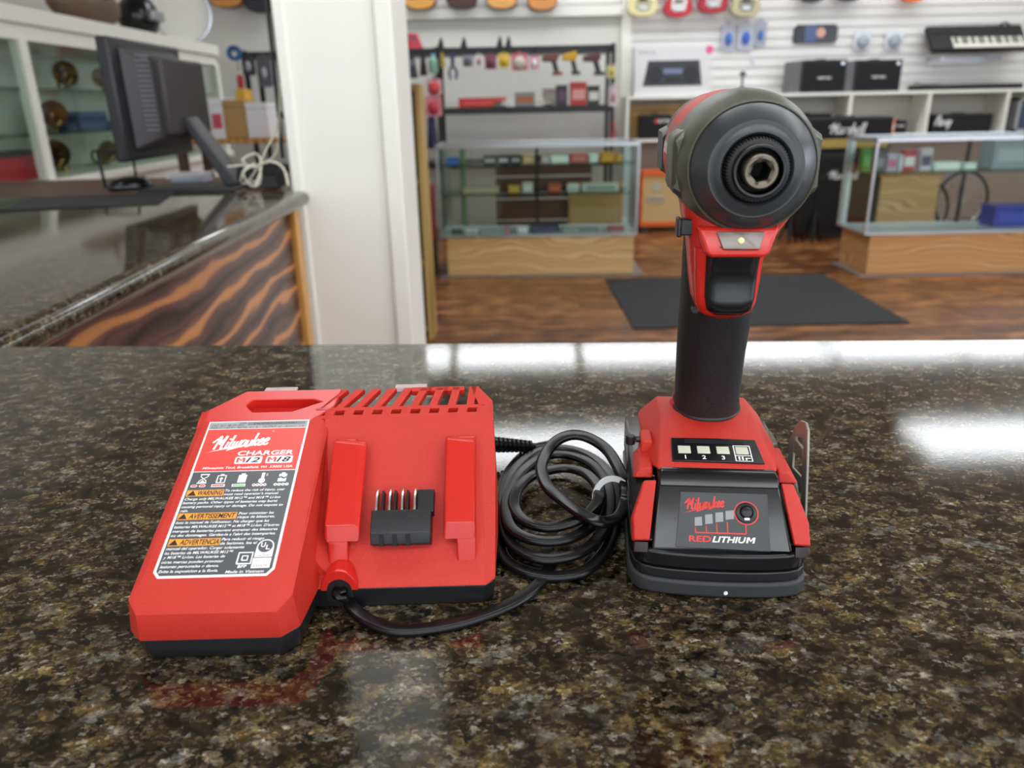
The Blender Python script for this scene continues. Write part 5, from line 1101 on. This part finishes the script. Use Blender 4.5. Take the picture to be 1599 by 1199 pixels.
t = thing('painted_pole', 'green and yellow painted pole behind the left end of the left showcase', 'pole', (-.36, 6.42, 0)); MB().cyl((0,0,.02), .022, .94).build('pole', rndc('6f8a62'), t); MB().cyl((0,0,0), .1, .02).build('base', rndc('7a7450'), t)  # painted pole on a base, without a lamp
def item(px0, py0, px1, Y, z, hpx, col, label, name, cat, shape='box', col2=None, group=None, d=.05):
    x0, x1, z0, z1 = rct(px0, py0-hpx, px1, py0, Y)
    o = hang(px0, py0-hpx, px1, py0, Y, col, label, name, cat, group, col2, shape, d); o.location.z = z; return o
G1 = 'goods on the upper shelf of the left showcase'; G2 = 'goods on the lower shelf of the left showcase'; G3 = 'goods on the deck of the left showcase'
for a in ((697,262,716,12,'3a66b0','bright blue box at the left end of the upper glass shelf','box','box','box','4a78c4'),
          (755,263,775,14,'26262c','black boxed watch on the upper glass shelf, leftmost of three','watch_box','box','box','b8b8bc'), (777,263,795,14,'2a2a2e','black boxed watch on the upper glass shelf, middle of three','watch_box','box','box','c8c8cc'), (797,263,813,14,'222226','black boxed watch on the upper glass shelf, right of three','watch_box','box','box','a8a8b0'),
          (816,263,834,14,'c9a878','tan wooden block on the upper glass shelf','block','block','box','d8bc90'), (846,263,858,11,'c8b4b4','pinkish pack on the upper glass shelf','pack','package','box','dccaca'), (860,263,888,11,'dff0e4','shiny white packs on the upper glass shelf','pack','package','box','f4faf4'),
          (890,263,918,14,'c4665c','coral red tool on the upper glass shelf','hand_tool','tool','box','d88074'), (920,263,934,12,'d8ece2','small white pack right of the coral tool','pack','package','box','eef6f0'), (938,262,960,15,'d59a24','yellow-orange tool on the upper glass shelf','hand_tool','tool','box','e6b23c'), (962,262,971,11,'dba02c','small yellow tool at the right end of the upper shelf','hand_tool','tool','box','e6b23c')):
    item(a[0], a[1], a[2], 5.98, .815, a[3], a[4], a[5], a[6], a[7], a[8], a[9], G1)
for a in ((722,303,779,9,'b7a784','long tan tray on the lower glass shelf','tray','tray','box','c8ba98'), (794,305,812,11,'d4a33c','yellow box on the lower glass shelf','box','box','box','dcb460'), (816,306,832,15,'c9cdca','white machined part on the lower glass shelf','machine_part','part','box','dfe3e0'),
          (856,305,876,12,'b85236','rust red tool on the lower glass shelf','hand_tool','tool','box','c87050'), (886,303,904,11,'d9e6df','short white socket tray on the lower glass shelf','socket_tray','tray','box','b0bcb6'), (910,305,966,11,'c4d4cc','long socket tray at the right of the lower glass shelf','socket_tray','tray','box','8a9690')):
    item(a[0], a[1], a[2], 5.98, .605, a[3], a[4], a[5], a[6], a[7], a[8], a[9], G2)
for a in ((705,372,722,7,'55584c','olive pouch at the left end of the showcase deck','pouch','pouch','6a6c60'), (726,370,746,7,'dfe6e4','round silver watch on the showcase deck, left','watch','watch','a8b0ae'), (750,366,786,5,'9aa6a2','flat grey knife case on the showcase deck','knife_case','case','b4beba'), (788,372,796,8,'c07a80','small pink box on the showcase deck','box','box','d09298'), (808,370,824,9,'f2f6f6','bright round silver watch in the middle of the showcase deck','watch','watch','c8d0d0'), (828,372,874,11,'39425e','navy blue case on the showcase deck','case','case','4a5474'),
          (878,371,906,5,'8fa49a','pale green packet on the showcase deck','packet','package','a8bab0'), (908,368,934,5,'7c8a86','grey knife on the showcase deck','knife','knife','98a4a0'), (950,369,974,7,'a8505a','dull red folded tool at the right end of the showcase deck','hand_tool','tool','b86a70')):
    o = item(a[0], a[1], a[2], 5.9, .314, a[3], a[4], a[5], a[6], a[7], 'box', a[8], G3, .04)
G4 = 'packets on the shelf of the right showcase'
for a in ((1348,262,1362,40,'4c8a3c','green packet at the left of the right showcase shelf','packet','package','6ca85a'), (1370,262,1384,34,'4c4e54','dark packet right of the green one','packet','package','8a8c92'), (1386,264,1402,30,'b9b6cc','lilac striped packet in the right showcase','packet','package','c86a90'), (1404,264,1411,28,'c4c8d4','narrow pale packet left of the bright red one','packet','package','dadce4'), (1412,262,1431,36,'b8283c','bright red packet in the right showcase','packet','package','e0e0e0'), (1438,264,1456,38,'cfcad6','white packet with a dark square in the right showcase','packet','package','4a4560'), (1436+24,262,1500,14,'d6ece6','long shiny white packet in the right showcase','packet','package','f0f8f6'), (1506,262,1526,12,'c2dcd6','short shiny pale packet in the right showcase','packet','package','e6f2ee')):
    item(a[0], a[1], a[2], 5.75, .725, a[3]*.9, a[4], a[5], a[6], a[7], 'box', a[8], G4, .03)
item(1556,335,1625,5.72,.315,32,'2438a8','blue box with a white side on the deck of the right showcase','box','box','box','3a50c0',None,.09)
item(1552,262,1625,5.8,.725,44,'8fa0a8','pale grey case at the right end of the right showcase shelf','case','case','box','aab8be',None,.09)
def wheel(px, py, Y, rpx, label):
    p = at(px, py, y=Y); r = abs(at(px+rpx, py, y=Y).x-p.x); t = thing('bicycle_wheel', label, 'wheel', (p.x, Y, r+.02), .15)
    pts = lambda q: [(math.cos(2*math.pi*i/40)*q, 0, math.sin(2*math.pi*i/40)*q) for i in range(40)]
    MB().tube(pts(r), .018, 8, True, up=Vector((0,1,0))).build('tyre', black_m, t); MB().tube(pts(r*.92), .008, 6, True, up=Vector((0,1,0))).build('rim', alum, t)
    b = MB()
    for i in range(18): a = 2*math.pi*i/18; b.tube([(0,0,0),(math.cos(a)*r*.92,0,math.sin(a)*r*.92)], .0015, 4)
    b.build('spokes', alum, t); MB().cyl((0,-.03,0), .02, .06, 'y').build('hub', alum, t)
wheel(1445, 290, 7.0, 44, 'bicycle wheel seen through the right showcase, nearer its left end'); wheel(1505, 290, 7.45, 44, 'bicycle wheel seen through the right showcase, nearer its right end')
t = thing('plywood_panel', 'low tan plywood panel behind the right showcase', 'panel', (3.2, 6.75, 0)); MB().box(.0, .5, 0, .02, 0, .62).build('panel', ply, t); MB().box(-.02, .52, -.01, .03, .6, .63).build('top_strip', orangew, t)
# red tool chest beside the showcase
t = thing('tool_chest', 'narrow red and blue tool chest left of the left showcase', 'tool chest', (-.66, 6.1, 0))
MB().box(-.1, .08, -.15, .15, .25, .66).build('chest_body', rndc('a81c26'), t, bevel=.006); MB().box(-.1, .08, -.15, .15, .17, .249).build('lower_drawer', rndc('20305c'), t, bevel=.004); MB().box(-.1, .08, -.15, .15, .0, .169).build('base', rndc('33302c'), t)
for z in (.35, .5): MB().box(-.06, .04, -.16, -.15, z, z+.012).build('handle', alum, t)
# floor mat, guitar stands
tag(MB().hull([(x, y, z) for x, y in ((-.8,-.67),(.8,-.67),(.82,.67),(-.8,.67)) for z in (0, .008)]).build('floor_mat', mat('charcoal_mat', '2a2b2d', .85, bump=.4, bscale=60), loc=(1.51, 4.96, .001)), 'large charcoal floor mat in front of the showcases', 'mat')
for i, (px, lb_) in enumerate(((1215, 'folded black guitar stand left of its twin beside the tall speaker cabinet'), (1252, 'folded black guitar stand touching the tall speaker cabinet'))):
    p = at(px, 372, z=0.0); t = thing('guitar_stand', lb_, 'guitar stand', (p.x, 7.0, 0), 0, 'guitar stands by the speaker cabinet')
    for a in (.4, 2.5, 4.4): MB().tube([(0,0,.3),(math.cos(a)*.09, math.sin(a)*.09, .012)], .011, 6).build('leg', steel_d, t)
    MB().cyl((0,0,.28), .013, .3).build('pole', steel_d, t); MB().tube(spline([(-.05,-.03,.6),(-.05,0,.57),(.05,0,.57),(.05,-.03,.6)], 4), .01, 6).build('yoke', blk, t)
